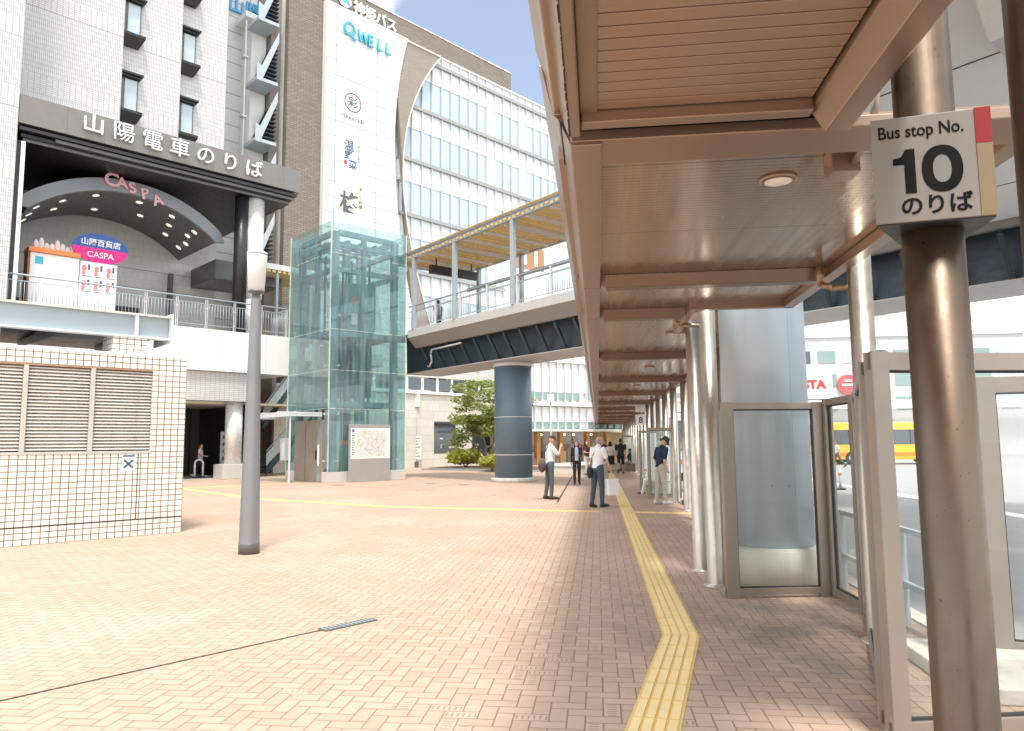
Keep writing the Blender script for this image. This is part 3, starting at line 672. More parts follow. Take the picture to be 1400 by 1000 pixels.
# ---------------------------------------------------------------- glass lift tower, local x along the right face, y along the left face
EO = (-7.8, 31.0); EA = 48; EZ = rz(EA)
def lift():
    t = thing('lift_tower', 'tall glass lift tower with a steel frame inside, joined to the footbridge', 'lift', (*EO,0), EZ)
    A = 3.92; B = 4.0; T = 11.36
    b = MB().box(0,0,0,A,.25,.44); b.box(0,3.1,0,.25,B,.44); b.box(A-.25,.25,0,A,B,.44); b.box(.25,B-.25,0,A-.25,B,.44); b.box(0,.25,0,.25,.5,.44); b.build('plinth', GRAN, t, .01)
    zs = [.44, 3.13, 4.80, 6.57, 9.93, T]
    faces = [('x', .04, 0, A), ('y', .04, 0, B), ('x', B-.04, 0, A), ('y', A-.04, 0, B)]
    for ax, c, a, e in faces:
        for z0, z1 in zip(zs, zs[1:]):
            if ax == 'y' and c < 1 and z0 < 1: a2 = 3.05
            else: a2 = a
            q = MB()
            if ax == 'x': q.box(a2+.05, c-.008, z0+.012, e-.05, c+.008, z1-.012)
            else: q.box(c-.008, a2+.05, z0+.012, c+.008, e-.05, z1-.012)
            q.build('pane', EGL, t)
    b = MB()
    for z in zs[1:-1]:
        b.box(.03,.032,z-.01,A-.03,.048,z+.01); b.box(.032,.05,z-.01,.048,B,z+.01)
    b.box(.0,.0,.44,.05,.05,T); b.box(A-.05,.0,.44,A,.05,T); b.box(0,B-.05,.44,.05,B,T)
    b.build('glazing_joint', glass('joint_glass', (.85,.92,.88), 1.5, .1, .75, (.80,.88,.82)), t)
    for x, y in ((.30,.30),(A-.55,.30),(.30,B-.55),(A-.55,B-.55)):
        MB().box(x, y, .1, x+.27, y+.27, 11.0).build('column', BLUESTEEL, t)
    MB().box(1.75,.32,.1,1.95,.5,11.0).build('mullion_column', BLUESTEEL, t); MB().box(.32,1.9,.1,.5,2.1,11.0).build('mullion_column', BLUESTEEL, t)
    for z in (3.25, 6.35, 9.2, 10.35, 10.86):
        b = MB()
        b.box(.57,.33,z,A-.55,.53,z+.21); b.box(.33,.57,z,.53,B-.55,z+.21); b.box(.57,B-.53,z,A-.55,B-.33,z+.21); b.box(A-.53,.57,z,A-.33,B-.55,z+.21)
        b.build('ring_beam', BLUESTEEL, t)
    b = MB()
    for x in (1.1, 1.8, 2.5): b.box(x,.54,10.6,x+.14,B-.54,10.75)
    b.box(.54, 1.6, 10.62, A-.54, 1.8, 10.76); b.box(.54,2.6,10.62,A-.54,2.8,10.76); b.build('roof_frame', BLUESTEEL, t)
    g = MB()
    for z in (.9, 2.9, 5.0, 7.2, 9.4, 10.9):
        for x in (.5, A-.45): g.bar((x,.06,z),(x,.3,z),.03,.03); g.ball((x,.07,z),(.05,.03,.05),8,6)
        for y in (.5, B-.45): g.bar((.06,y,z),(.3,y,z),.03,.03); g.ball((.07,y,z),(.03,.05,.05),8,6)
    g.build('glass_fixing', LGREY, t)
    s = MB()
    for x in (1.25, 1.55, 2.35, 2.62): s.box(x, 1.2, .1, x+.08, 1.28, 10.5); s.box(x, 2.9, .1, x+.08, 2.98, 10.5)
    s.build('guide_rail', GREYD, t)
    c = MB().box(1.0, 1.35, 3.75, 2.9, 2.85, 6.15).build('lift_car', GREYD, t, .02)
    MB().box(1.1, 1.335, 4.0, 2.8, 1.345, 5.9).build('window', GLZD, c)
    MB().box(1.35,.9,6.7,2.8,2.6,8.9).build('landing_wall', BLUESTEEL, t); MB().box(1.5,.88,8.0,1.95,.895,8.25).build('notice', ORANGE, t)
    MB().box(1.55,.886,7.0,1.85,.895,7.5).build('notice', WHITE, t)
    MB().box(.57,.57,6.5,A-.57,B-.57,6.56).build('landing', GREYD, t)
    m = MB()
    m.box(1.6,1.4,.5,1.85,1.6,3.6); m.box(1.9,.9,6.0,2.2,1.1,6.5); m.box(.9,.95,4.1,1.2,1.15,4.9); m.box(2.7,1.0,7.2,2.8,1.1,8.8); m.build('machinery', GREYD, t)
    MB().box(1.05,.55,.3,1.25,.75,1.55).build('cabinet', M('green_cabinet',(.12,.3,.12),.5), t); MB().box(1.02,.52,1.56,1.3,.78,1.78).build('warning_lamp', ORANGE, t)
    # lift lobby on the left face
    d = MB().box(-.02,.5,.0,.12,3.05,2.66).build('door_frame', STEEL, t, .01)
    MB().box(-.035,.62,.02,-.021,.86,2.55).build('side_panel', GLZG, d); MB().box(-.04,1.05,.02,-.021,2.9,2.5).build('door', STEEL, d)
    MB().box(-.045,1.95,.02,-.041,1.965,2.5).build('door_gap', DARK, d); MB().box(-.05,.94,.95,-.036,1.02,1.35).build('call_panel', BLACK, d)
    MB().box(-.05,.68,.7,-.036,.80,1.6).build('notice', WHITE, d)
    r = MB().box(-1.5,.5,2.86,-.01,5.0,2.92).build('porch_roof', glass('porch_glass', (.75,.9,.9), 1.5, .1, .5, (.6,.75,.78)), t)
    q = MB().box(-1.5,.5,2.80,-.01,.56,2.98); q.box(-1.55,.5,2.79,-1.49,5.0,2.99); q.box(-1.5,4.94,2.8,-.01,5.0,2.98); q.box(-1.49,1.6,2.93,-.01,1.72,3.03); q.box(-1.49,3.2,2.93,-.01,3.32,3.03); q.build('porch_frame', LGREY, r)
    MB().box(-1.45,.56,0,-1.39,.62,2.8).build('porch_post', LGREY, t)
    ph = MB().box(-.35,3.35,.9,-.05,3.85,1.9).build('intercom_box', LGREY, t, .02); MB().box(-.36,3.45,1.1,-.351,3.6,1.7).build('handset', WHITE, ph)
lift()
def map_board():
    p = wpt(EO, EA, .87, -.35); t = thing('map_board', 'grey standing board with a white area map in front of the glass lift', 'map board', p, EZ)
    MB().box(0,0,0,2.0,.16,2.46).build('board', M('map_board_grey',(.33,.32,.31),.5), t, .01)
    g = G('area_map'); v = g.obj(); n1 = g.noise(v, 3.2, 5); n2 = g.noise(v, 9, 4, .7)
    c = g.mix(g.ramp(n1, .58, .66), (.66,.66,.63), (.42,.50,.14)); c = g.mix(g.ramp(n2, .60, .66), c, (.25,.38,.55)); c = g.mix(g.ramp(g.noise(v, 21, 3), .64, .68), c, (.50,.22,.20))
    wv = g.n('TexVoronoi', feature='DISTANCE_TO_EDGE'); wv.inputs['Scale'].default_value = 6; g.l(v, wv.inputs['Vector']); c = g.mix(g.math('MULTIPLY', g.math('LESS_THAN', wv.outputs['Distance'], .03), .5), c, (.25,.25,.25))
    g.l(c, g.b.inputs['Base Color'])
    m = MB().box(.30,-.006,1.08,1.72,-.003,2.20).build('map', g.m, t); MB().box(.03,-.0025,.99,1.97,-.001,2.30).build('sheet', WHITE, t)
    MB().box(.08,-.005,2.12,.2,-.003,2.24).build('emblem', NAVYL, t)
    k = MB()
    for i in range(9): k.box(.08, -.005, 1.15+i*.1, .22-.05*(i % 3 == 0), -.003, 1.19+i*.1)
    k.build('legend', GREYL, t)
map_board()
# ---------------------------------------------------------------- tiled ventilation building at the left (local x along the front, y back)
KO = (-6.2, 13.88); KA = 47; KZ = rz(KA)
def kiosk():
    t = thing('ventilation_building', 'low white tiled ventilation building with three louvred openings, at the left edge', 'building', (*KO,0), KZ)
    D = 5.0; L0 = -9.0
    op = [(-1.55,-.60), (-2.55,-1.62), (-3.55,-2.62), (-4.55,-3.62)]
    b = MB(); z0, z1 = 1.52, 3.0
    b.box(L0,0,0,0,.3,z0); b.box(L0,0,z1,0,.3,3.24); b.box(-.60,0,z0,0,.3,z1); b.box(L0,0,z0,-4.55,.3,z1)
    b.box(-.3,.3,0,0,D,3.24); b.box(L0,.3,0,-.3,.6,z0-.02)
    b.build('wall', KTILE, t)
    MB().box(L0,-.004,3.24,.004,D,3.285).build('coping', WHITEP, t, .008)
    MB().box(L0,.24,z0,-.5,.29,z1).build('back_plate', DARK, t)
    MB().box(-4.55,-.012,1.475,-.58,.22,1.518).build('sill', CONC, t, .004)
    MB().box(-4.55,.0,z1-.03,-.60,.2,z1-.001).build('lintel', M('rusty_trim',(.35,.22,.13),.7), t)
    for x in (-1.585, -2.585, -3.585): MB().box(x-.034,-.014,1.519,x+.034,.2,z1-.031).build('mullion', CONC, t, .004)
    lv = MB(); first = None
    for (a, e) in op:
        L_ = MB()
        for i in range(25):
            z = z0+.035+i*.0575; L_.prism([(.02,z),(.035,z-.012),(.14,z+.036),(.125,z+.048)], a+.005, e-.005, 'x')
        L_.build('louvre', M('louvre_paint',(.76,.74,.70),.5,0,.06,3,.25,(.4,.28,.18)) if first is None else first, t)
        if first is None: first = bpy.data.materials['louvre_paint']
    g = MB().box(L0,-.0025,.285,0,-.0005,.305); g.build('groove', DARK, t); MB().box(-.805,-.0026,.306,-.79,-.0005,1.47).build('groove', DARK, t)
    n = MB().box(-1.06,-.004,1.17,-.84,-.0008,1.45).build('notice', WHITE, t); MB().box(-1.05,-.006,1.415,-.85,-.0042,1.445).build('notice_header', NAVYL, n)
    k = MB(); k.bar((-1.03,-.005,1.22),(-.88,-.005,1.36),.012,.035); k.build('pictogram', NAVYL, n); MB().bar((-1.03,-.005,1.36),(-.88,-.005,1.22),.012,.035).build('pictogram', GREYL, n)
    for x0, x1 in ((-1.20,-.60), (-5.2,-2.92)): MB().box(x0,.45,3.286,x1,1.1,3.66).build('roof_block', KTILE, t)
kiosk()
def platform():
    t = thing('steel_platform', 'grey steel girder platform with rust stains resting on the tiled building', 'platform', (*KO,0), KZ)
    b = MB(); y = .5
    MB().box(-8,y,3.68,-.21,y+.02,4.06).build('girder_web', RAIL, t)
    MB().box(-8,y-.10,3.64,-.21,y+.12,3.675).build('bottom_flange', LGREY, t)
    MB().box(-8,y-.10,4.065,-.21,y+.12,4.10).build('top_flange', M('rusty_flange',(.62,.62,.58),.6,0,.15,4,.7,(.5,.33,.13)), t)
    for x in (-.80, -3.2, -5.6): MB().box(x-.03,y-.09,3.676,x+.03,y-.002,4.064).build('stiffener', LGREY, t)
    MB().box(-.205,y-.16,3.58,-.165,y+.9,4.15).build('end_plate', LGREY, t, .005)
    MB().box(-8,y+.2,3.9,-.21,5.0,4.05).build('deck', NAVY, t)
    for x in (-.5, -2.0, -3.5, -5): MB().bar((x,y+.1,3.70),(x,4.5,3.85),.1,.12).build('joist', NAVY, t)
platform()
# ---------------------------------------------------------------- lamp post
def lamp_post():
    t = thing('lamp_post', 'tall tapered grey lamp post with a white cylinder lantern, standing on the open paving', 'lamp post', (-3.94,11.11,0))
    MB().lathe([(.150,0),(.150,.16),(.148,.165),(.075,3.80),(.06,3.90)], (0,0,0), 40).build('pole', LAMPG, t)
    MB().lathe([(.152,.0),(.152,.15),(.149,.155)], (0,0,0), 40).build('base_band', GREYD, t)
    MB().lathe([(.06,3.88),(.06,3.93),(.12,3.94),(.125,3.97)], (0,0,0), 32).build('lantern_cup', GREYD, t)
    MB().lathe([(.120,3.97),(.150,4.50),(.150,4.53)], (0,0,0), 32).build('lantern', WHITE, t)
    MB().lathe([(.153,4.53),(.153,4.57),(.10,4.60)], (0,0,0), 32).build('lantern_cap', LGREY, t)
lamp_post()

# ---------------------------------------------------------------- department store (local x along the front, y back)
SO = (-13.06, 35.3); SA = 45.5; SZ = rz(SA)
def store():
    t = thing('department_store', 'big white tiled building with a dark portal and sign fascia, filling the top left', 'building', (*SO,0), SZ)
    # upper facade in three stepped bays
    for x0, x1, v in ((-14,-5.42,2.0), (-5.42,-2.55,2.6), (-2.55,.02,3.2)):
        MB().box(x0,v,14.2,x1,12,46).build('wall', STILE, t)
        b = MB()
        for k in range(7): z = 17.12+k*3.83; b.box(x0+.01,v-.006,z,x1,v-.0005,z+.82)
        for q in range(7): z = 17.12+q*3.83; MB().box(x0+.01,v-.006,z,x1,v-.0005,z+.82).build('band', STILE2, t)
    MB().box(-18,-.4,7.2,-9.78,12,46).build('wall', STILE, t)
    for k in range(9): z = 12.2+k*3.0; MB().box(-18,-.406,z,-9.79,-.4005,z+.8).build('band', STILE2, t)
    for x0, v, zb in ((-5.40,2.6,17.0), (-5.40,2.6,20.85), (-5.40,2.6,24.7), (-2.53,3.2,16.9), (-2.53,3.2,20.7), (-2.53,3.2,24.5)):
        w_ = MB().box(x0+.02,v-.10,zb+.55,x0+.86,v-.02,zb+2.25).build('window', GREYD, t)
        MB().box(x0+.26,v-.13,zb+.60,x0+.80,v-.105,zb+2.2).build('pane', GLZ, w_)
        MB().loft([[(x0,v-.5,zb+.42),(x0+1.0,v-.5,zb+.42),(x0+1.0,v,zb+.42),(x0,v,zb+.42)],[(x0,v-.5,zb+.55),(x0+1.0,v-.5,zb+.55),(x0+1.0,v,zb+.55),(x0,v,zb+.55)]][::-1]+[[(x0,v-.28,zb),(x0+.8,v-.28,zb),(x0+.8,v,zb),(x0,v,zb)]], smooth=False).build('sill', BLACK, w_)
        h = MB().box(x0,v-.45,zb+2.36,x0+1.0,v,zb+2.46); h.box(x0,v-.34,zb+2.26,x0+.92,v,zb+2.355); h.build('hood', BLACK, w_)
    # portal: fascia with the sign, stepped soffit, dark ceiling
    F = MB().box(-9.75,-.35,14.62,-8.1,6,15.8); MB().box(-9.75,-.38,14.62,-8.05,1.9,15.8).build('portal_fascia', METALP, t)
    MB().box(-8.045,-.38,14.62,1.66,1.9,15.8).build('portal_fascia', METALP, t); MB().box(1.665,-.38,14.62,2.62,1.9,15.8).build('portal_fascia', METALP, t)
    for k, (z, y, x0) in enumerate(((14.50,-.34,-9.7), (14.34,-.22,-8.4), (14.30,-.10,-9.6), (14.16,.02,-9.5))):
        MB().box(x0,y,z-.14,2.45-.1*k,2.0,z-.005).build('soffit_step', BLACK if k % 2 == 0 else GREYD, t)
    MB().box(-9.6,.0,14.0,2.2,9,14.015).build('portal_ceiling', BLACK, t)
    MB().box(-9.55,.0,7.1,-9.40,.16,14.0).build('portal_jamb', CHROME, t); MB().box(-9.78,.0,7.1,-9.56,.25,14.0).build('portal_jamb', BLACK, t)
    MB().box(-9.77,.3,7.1,-9.5,9,14.0).build('side_wall', GREYD, t)
    for i, ch in enumerate('山陽電車のりば'): text('letter', ch, .92, WHITE, t, (-7.55+1.19*i,-.46,15.0-.02*i), ext=.07, bold=0)
    # pillars of the portal
    MB().lathe([(.34,7.1),(.34,14.2)], (-.02,.6,0), 32).build('pillar', BLACK, t)
    MB().lathe([(.46,8.9),(.46,14.1)], (.62,.55,0), 40).build('pillar', M('steel_clad',(.72,.71,.70),.3,.25), t); MB().lathe([(.42,7.1),(.42,8.9)], (.62,.55,0), 40).build('pillar', bpy.data.materials['steel_clad'], t)
    # inside of the portal
    MB().box(-9.5,6.6,7.1,1.2,6.9,13.99).build('back_wall', PTILE, t)
    for z in (9.9, 10.9): MB().box(-9.4,6.596,z,1.1,6.599,z+.02).build('joint', DARK, t)
    d = MB().box(-4.15,6.54,7.1,-2.75,6.598,8.85).build('doorway', BLACK, t)
    MB().box(-9.3,6.54,7.1,-8.1,6.598,8.7).build('doorway', BLACK, t); MB().box(-5.5,6.54,7.1,-4.25,6.598,8.8).build('doorway', GREYD, t)
    MB().box(-.2,3.2,10.3,3.5,6.5,11.3).build('beam', GREYD, t); MB().box(-1.4,6.3,7.1,-1.2,6.59,10.9).build('pilaster', GREYD, t)
    # arch canopy over the entrance
    n = 28; W_ = 4.0; cx = -4.9; zl = 11.72; ri = 1.55
    Rr = (W_*W_+ri*ri)/(2*ri); pts = []
    for i in range(n+1):
        a = math.asin(W_/Rr)*(2*i/n-1); pts.append((cx+Rr*math.sin(a), zl+ri-Rr+Rr*math.cos(a)))
    out = [(cx+(x-cx)*1.045, z+.58) for x, z in pts]
    MB().prism(pts+[(out[-1][0]+.25, zl+.05)]+out[::-1]+[(out[0][0]-.25, zl+.05)], 1.5, 1.7, 'y').build('arch_front', M('arch_paint',(.22,.25,.28),.4), t)
    MB().prism(pts+out[::-1], 1.702, 6.5, 'y').build('arch_vault', GREYD, t)
    lt = None
    for i, v in ((2,2.6),(2,4),(2,5.2),(6,3),(6,4.6),(10,2.4),(12,5),(16,2.4),(18,4.2),(21,2.4),(22,3.6),(23,4.9),(25,2.4),(25,3.3),(26,4.2),(26,5.2)):
        x, z = pts[i]; nx = (x-cx)/Rr
        o = MB().lathe([(.15,0),(.15,-.02),(.12,-.03)], (0,0,0), 20).build('downlight', emit('downlight_glow',(1,.93,.8),.4) if lt is None else bpy.data.materials['downlight_glow'], t); lt = o
        o.location = (x, v, z-.01); o.rotation_euler = (0, math.asin(nx), 0)
    red = PINK
    for i, (ch, z, a) in enumerate(zip('CASPA', (13.45,13.42,13.28,13.12,12.92), (.05,-.1,-.2,-.25,-.35))):
        x = -6.1+i*.55; text('letter', ch, .85 if i in (0,) else .68, M('rose_letter',(.78,.42,.45),.5) if i == 0 else bpy.data.materials['rose_letter'], t, (x,1.44,z-.12*0), (R(90),-a if False else -a*-1,0), ext=.03, bold=.02)
    # ground floor: tiled band, passage and steel clad corner pillar
    MB().box(-9,.12,3.72,.95,1.2,5.08).build('band_wall', STILE2, t)
    MB().box(-9,.4,0,-3.2,7,3.70).build('wall', STILE2, t)
    MB().box(-3.2,1.2,3.62,6,9,3.72).build('passage_ceiling', CREAM, t)
    MB().box(-3.2,7.0,0,3,7.3,3.6).build('passage_wall', GREYD, t)
    for x in (-1.6,.2): MB().box(x,6.94,0,x+.06,6.995,3.6).build('passage_joint', BLACK, t)
    MB().box(.75,1.4,0,1.05,7,3.6).build('passage_wall', BLACK, t)
    MB().box(-3.2,1.0,-.1,1.2,7,.03).build('passage_floor', CONC, t)
    MB().lathe([(.40,.70),(.40,3.72)], (-.05,.72,0), 40).build('pillar', bpy.data.materials['steel_clad'], t); MB().lathe([(.16,.70),(.16,3.72)], (.62,.62,0), 28).build('pillar', bpy.data.materials['steel_clad'], t)
    MB().box(-.72,.25,0,.98,1.35,.70).build('pillar_base', GRAN, t, .02)
    MB().lathe([(.14,3.60),(.14,3.615)], (-2.2,2.6,0), 20).build('passage_light', bpy.data.materials['downlight_glow'], t)
    # recessed far wall with blue rooftop letters, and the outside stair
    MB().box(-.5,9,0,4.3,22,31.2).build('rear_block', CLAD, t)
    MB().box(3.35,7.6,0,4.3,8.99,27.9).build('stair_wall', WHITEP, t); MB().box(2.8,7.3,27.9,4.3,8.8,28.25).build('stair_cap', WHITEP, t)
    for z in (14, 17, 20, 23, 26): MB().box(-.49,8.993,z,3.34,8.998,z+.03).build('joint', LGREY, t)
    text('rooftop_lettering', '山陽百貨店', 1.2, BLUEL, t, (2.35,8.9,28.9), ext=.06, bold=.02, sx=.9)
    MB().tube((2.85,7.3,10),(2.85,7.3,27.6),.055).build('downpipe', LGREY, t)
    for z in (17.4, 21.4, 25.2): MB().box(2.7,7.2,z,3.0,7.59,z+.12).build('pipe_bracket', LGREY, t)
    sp = M('stair_paint', (.42,.48,.51), .5)
    for k in range(5):
        z = 11.95+k*3.8
        MB().box(2.95,5.9,z,4.3,7.55,z+.2).build('stair_landing', sp, t)
        for i in range(10): MB().box(3.36+i*.09,5.95,z+.12+i*.27,4.3,7.4,z+.17+i*.27).build('stair_tread', NAVY, t)
        MB().prism([(2.95,z),(3.25,z-.05),(4.3,z+2.75),(4.3,z+3.45),(3.25,z+.95),(2.95,z+1.1)], 5.86, 5.90, 'y').build('stair_parapet', sp, t)
        MB().prism([(3.2,z+.05),(3.4,z),(4.3,z+2.45),(4.3,z+2.8)], 7.42, 7.48, 'y').build('stair_stringer', NAVY, t)
store()
def store_deck():
    t = thing('raised_walkway', 'white panelled raised walkway with grey railings in front of the department store portal', 'walkway', (*SO,0), SZ)
    xs = [-16, -13.5, -11, -8.5, -6.0, -3.55, -2.35, -1.15, .05, 1.15, 2.26]
    for a, e in zip(xs, xs[1:]): MB().box(a+.008,-.06,5.10,e-.008,.10,7.06).build('panel', WHITEP, t, .004)
    MB().box(2.26,-.06,5.10,2.36,2.0,7.06).build('panel', WHITEP, t, .004)
    MB().box(-16,.11,6.7,2.25,9,7.08).build('deck', CONC, t)
    MB().box(-16,.11,5.1,2.25,9,5.2).build('soffit', LGREY, t)
    MB().box(2.3,2.0,6.2,9.5,5.2,6.9).build('deck', CONC, t)
    MB().tube((-14,.0,8.5),(2.2,.0,8.5),.04).build('handrail', RAIL, t)
    x = -14.0; k = 0
    while x < 2.2:
        e = min(x+1.35, 2.2); b = MB(); m = int((e-x-.24)/.125)
        for i in range(m+1): q = x+.12+i*(e-x-.24)/max(1, m); b.tube((q,0,7.25),(q,0,8.25),.013,.013,6)
        b.bar((x+.1,0,8.25),(e-.1,0,8.25),.03,.03); b.bar((x+.1,0,7.25),(e-.1,0,7.25),.03,.03); b.build('railing_panel', RAIL, t)
        p = MB().box(x-.055,-.02,7.08,x-.025,.02,8.46); p.box(x+.025,-.02,7.08,x+.055,.02,8.46); p.box(x-.0251,-.015,8.0,x+.0251,.015,8.05); p.box(x-.0251,-.015,7.3,x+.0251,.015,7.35); p.build('railing_post', LGREY, t)
        x = e; k += 1
        if e >= 2.2: break
    b = MB()
    for i in range(14): b.tube((2.28,.15+i*.13,7.1),(2.28,.15+i*.13,8.3),.013,.013,6)
    b.tube((2.28,0,8.45),(2.28,2.0,8.45),.04); b.bar((2.28,.1,8.3),(2.28,2,8.3),.03,.03); b.build('railing_panel', RAIL, t)
    # covered link to the lift
    MB().box(2.0,1.9,10.95,7.0,5.0,11.25).build('roof', WHITEP, t)
    b = MB()
    for i in range(16): b.box(2.05+i*.3,1.95,10.80,2.25+i*.3,4.95,10.945)
    b.build('roof_ceiling', WOODS, t)
    for x in (2.6, 4.6): MB().box(x,2.0,6.9,x+.14,2.14,10.8).build('roof_post', RAIL, t); 
store_deck()
def outside_stair():
    t = thing('outside_stair', 'grey steel outside stair in two flights between the corner pillar and the lift', 'stair', (*SO,0), SZ)
    g = M('stair_glass_panel', (.45,.52,.54), .3)
    for v, x0, z0, x1, z1 in ((2.6,2.35,2.35,5.2,6.2), (2.0,2.3,.02,5.0,2.9)):
        d = (z1-z0)/(x1-x0)
        for y in (v, v+1.3): MB().prism([(x0,z0),(x1,z1),(x1,z1+.42),(x0,z0+.42)], y, y+.06, 'y').build('stringer', NAVY, t)
        b = MB(); n = int((z1-z0)/.2)
        for i in range(n): b.box(x0+i*(x1-x0)/n, v+.06, z0+.25+i*.2, x0+(i+1.2)*(x1-x0)/n, v+1.3, z0+.29+i*.2)
        b.build('steps', GREYD, t)
        MB().prism([(x0,z0+.5),(x1,z1+.5),(x1,z1+1.15),(x0,z0+1.15)], v+.01, v+.03, 'y').build('side_panel', g, t)
        MB().bar((x0,v+.02,z0+1.28),(x1,v+.02,z1+1.28),.05,.05).build('handrail', RAIL, t)
outside_stair()
def promo():
    t = thing('promotion_booth', 'white booth with an orange top edge behind the walkway railing', 'booth', (*SO,0), SZ)
    MB().box(-8.78,1.2,7.09,-6.95,2.0,9.78).build('body', WHITE, t, .02); MB().box(-8.86,1.12,9.785,-6.93,2.05,9.99).build('top_band', ORANGE, t, .01)
    MB().box(-8.85,1.24,7.09,-8.785,1.96,9.77).build('side_panel', M('brown_side',(.35,.17,.09),.6), t)
    b = MB()
    for i in range(9):
        h = .34+.12*math.sin(i*1.9); b.ball((-8.55+i*.2,1.5,10.0+h/2),(.11,.07,h/2+.06),12,8)
    b.build('crest', M('crest_paint',(.74,.66,.64),.6), t)
    MB().box(-8.6,1.19,9.3,-8.3,1.198,9.62).build('emblem', TEAL, t)
    b = MB()
    t2 = thing('poster_board', 'white board with rows of red posters and a blue and magenta oval sign on top', 'poster board', (*SO,0), SZ)
    MB().box(-6.90,1.25,7.09,-5.42,1.45,9.72).build('board', WHITE, t2, .01)
    for i in range(3):
        for j in range(2):
            x = -6.86+i*.49; z = 9.02-j*.68
            p = MB().box(x,1.243,z,x+.42,1.249,z+.62).build('poster', WHITE, t2)
            r = MB(); r.ball((x+.12,1.24,z+.40),(.10,.004,.14),10,6); r.ball((x+.10,1.2395,z+.18),(.08,.004,.10),10,6); r.build('print', M('poster_red',(.72,.22,.24),.6) if i == j == 0 else bpy.data.materials['poster_red'], p)
            MB().box(x+.26,1.2385,z+.32,x+.35,1.2425,z+.58).build('print', GREYL, p); MB().box(x+.05,1.2385,z+.03,x+.40,1.2425,z+.06).build('print', GREYL, p)
    n = 48; a_ = 1.13; b_ = .66; cx, cz = -6.12, 10.38
    up = [(cx+a_*math.cos(k*math.pi/24), cz+b_*math.sin(k*math.pi/24)) for k in range(25)]; lo = [(cx+a_*math.cos(k*math.pi/24), cz+b_*math.sin(k*math.pi/24)) for k in range(24,49)]
    k = MB().prism(up, 1.28, 1.36, 'y').build('oval_sign', BLUEO, t2); k2 = MB().prism(lo, 1.281, 1.359, 'y').build('oval_sign', PINK, t2)
    text('lettering', '山陽百貨店', .33, WHITE, t2, (cx,1.27,cz+.13), ext=.005, bold=.006, align='CENTER', sx=.98); text('lettering', 'CASPA', .36, WHITE, t2, (cx,1.27,cz-.42), ext=.005, bold=.003, align='CENTER')
promo()
def passage_things():
    F = lambda u, v: wpt(SO, SA, u, v)
    t = thing('bollard', 'white inverted U bollard at the mouth of the dark passage', 'bollard', F(-1.0,2.4), SZ)
    MB().path([(-.2,0,.03),(-.2,0,.72)]+[(-.2*math.cos(a),0,.72+.2*math.sin(a)) for a in [k*math.pi/8 for k in range(1,8)]]+[(.2,0,.72),(.2,0,.03)], .05).build('hoop', WHITE, t)
    MB().box(-.26,-.08,.03,.26,.08,.10).build('foot', BLACK, t)
    t = thing('advert_panel', 'tall narrow white and blue advertising panel inside the dark passage', 'advertising panel', F(.15,2.6), SZ)
    MB().box(0,0,.03,.52,.12,2.3).build('panel', WHITE, t, .01)
    for k in range(5): MB().box(.08,-.004,.5+k*.36,.40,-.001,.68+k*.36).build('print', [BLUEL, NAVYL, TEAL, NAVYL, NAVYL][k], t)
passage_things()
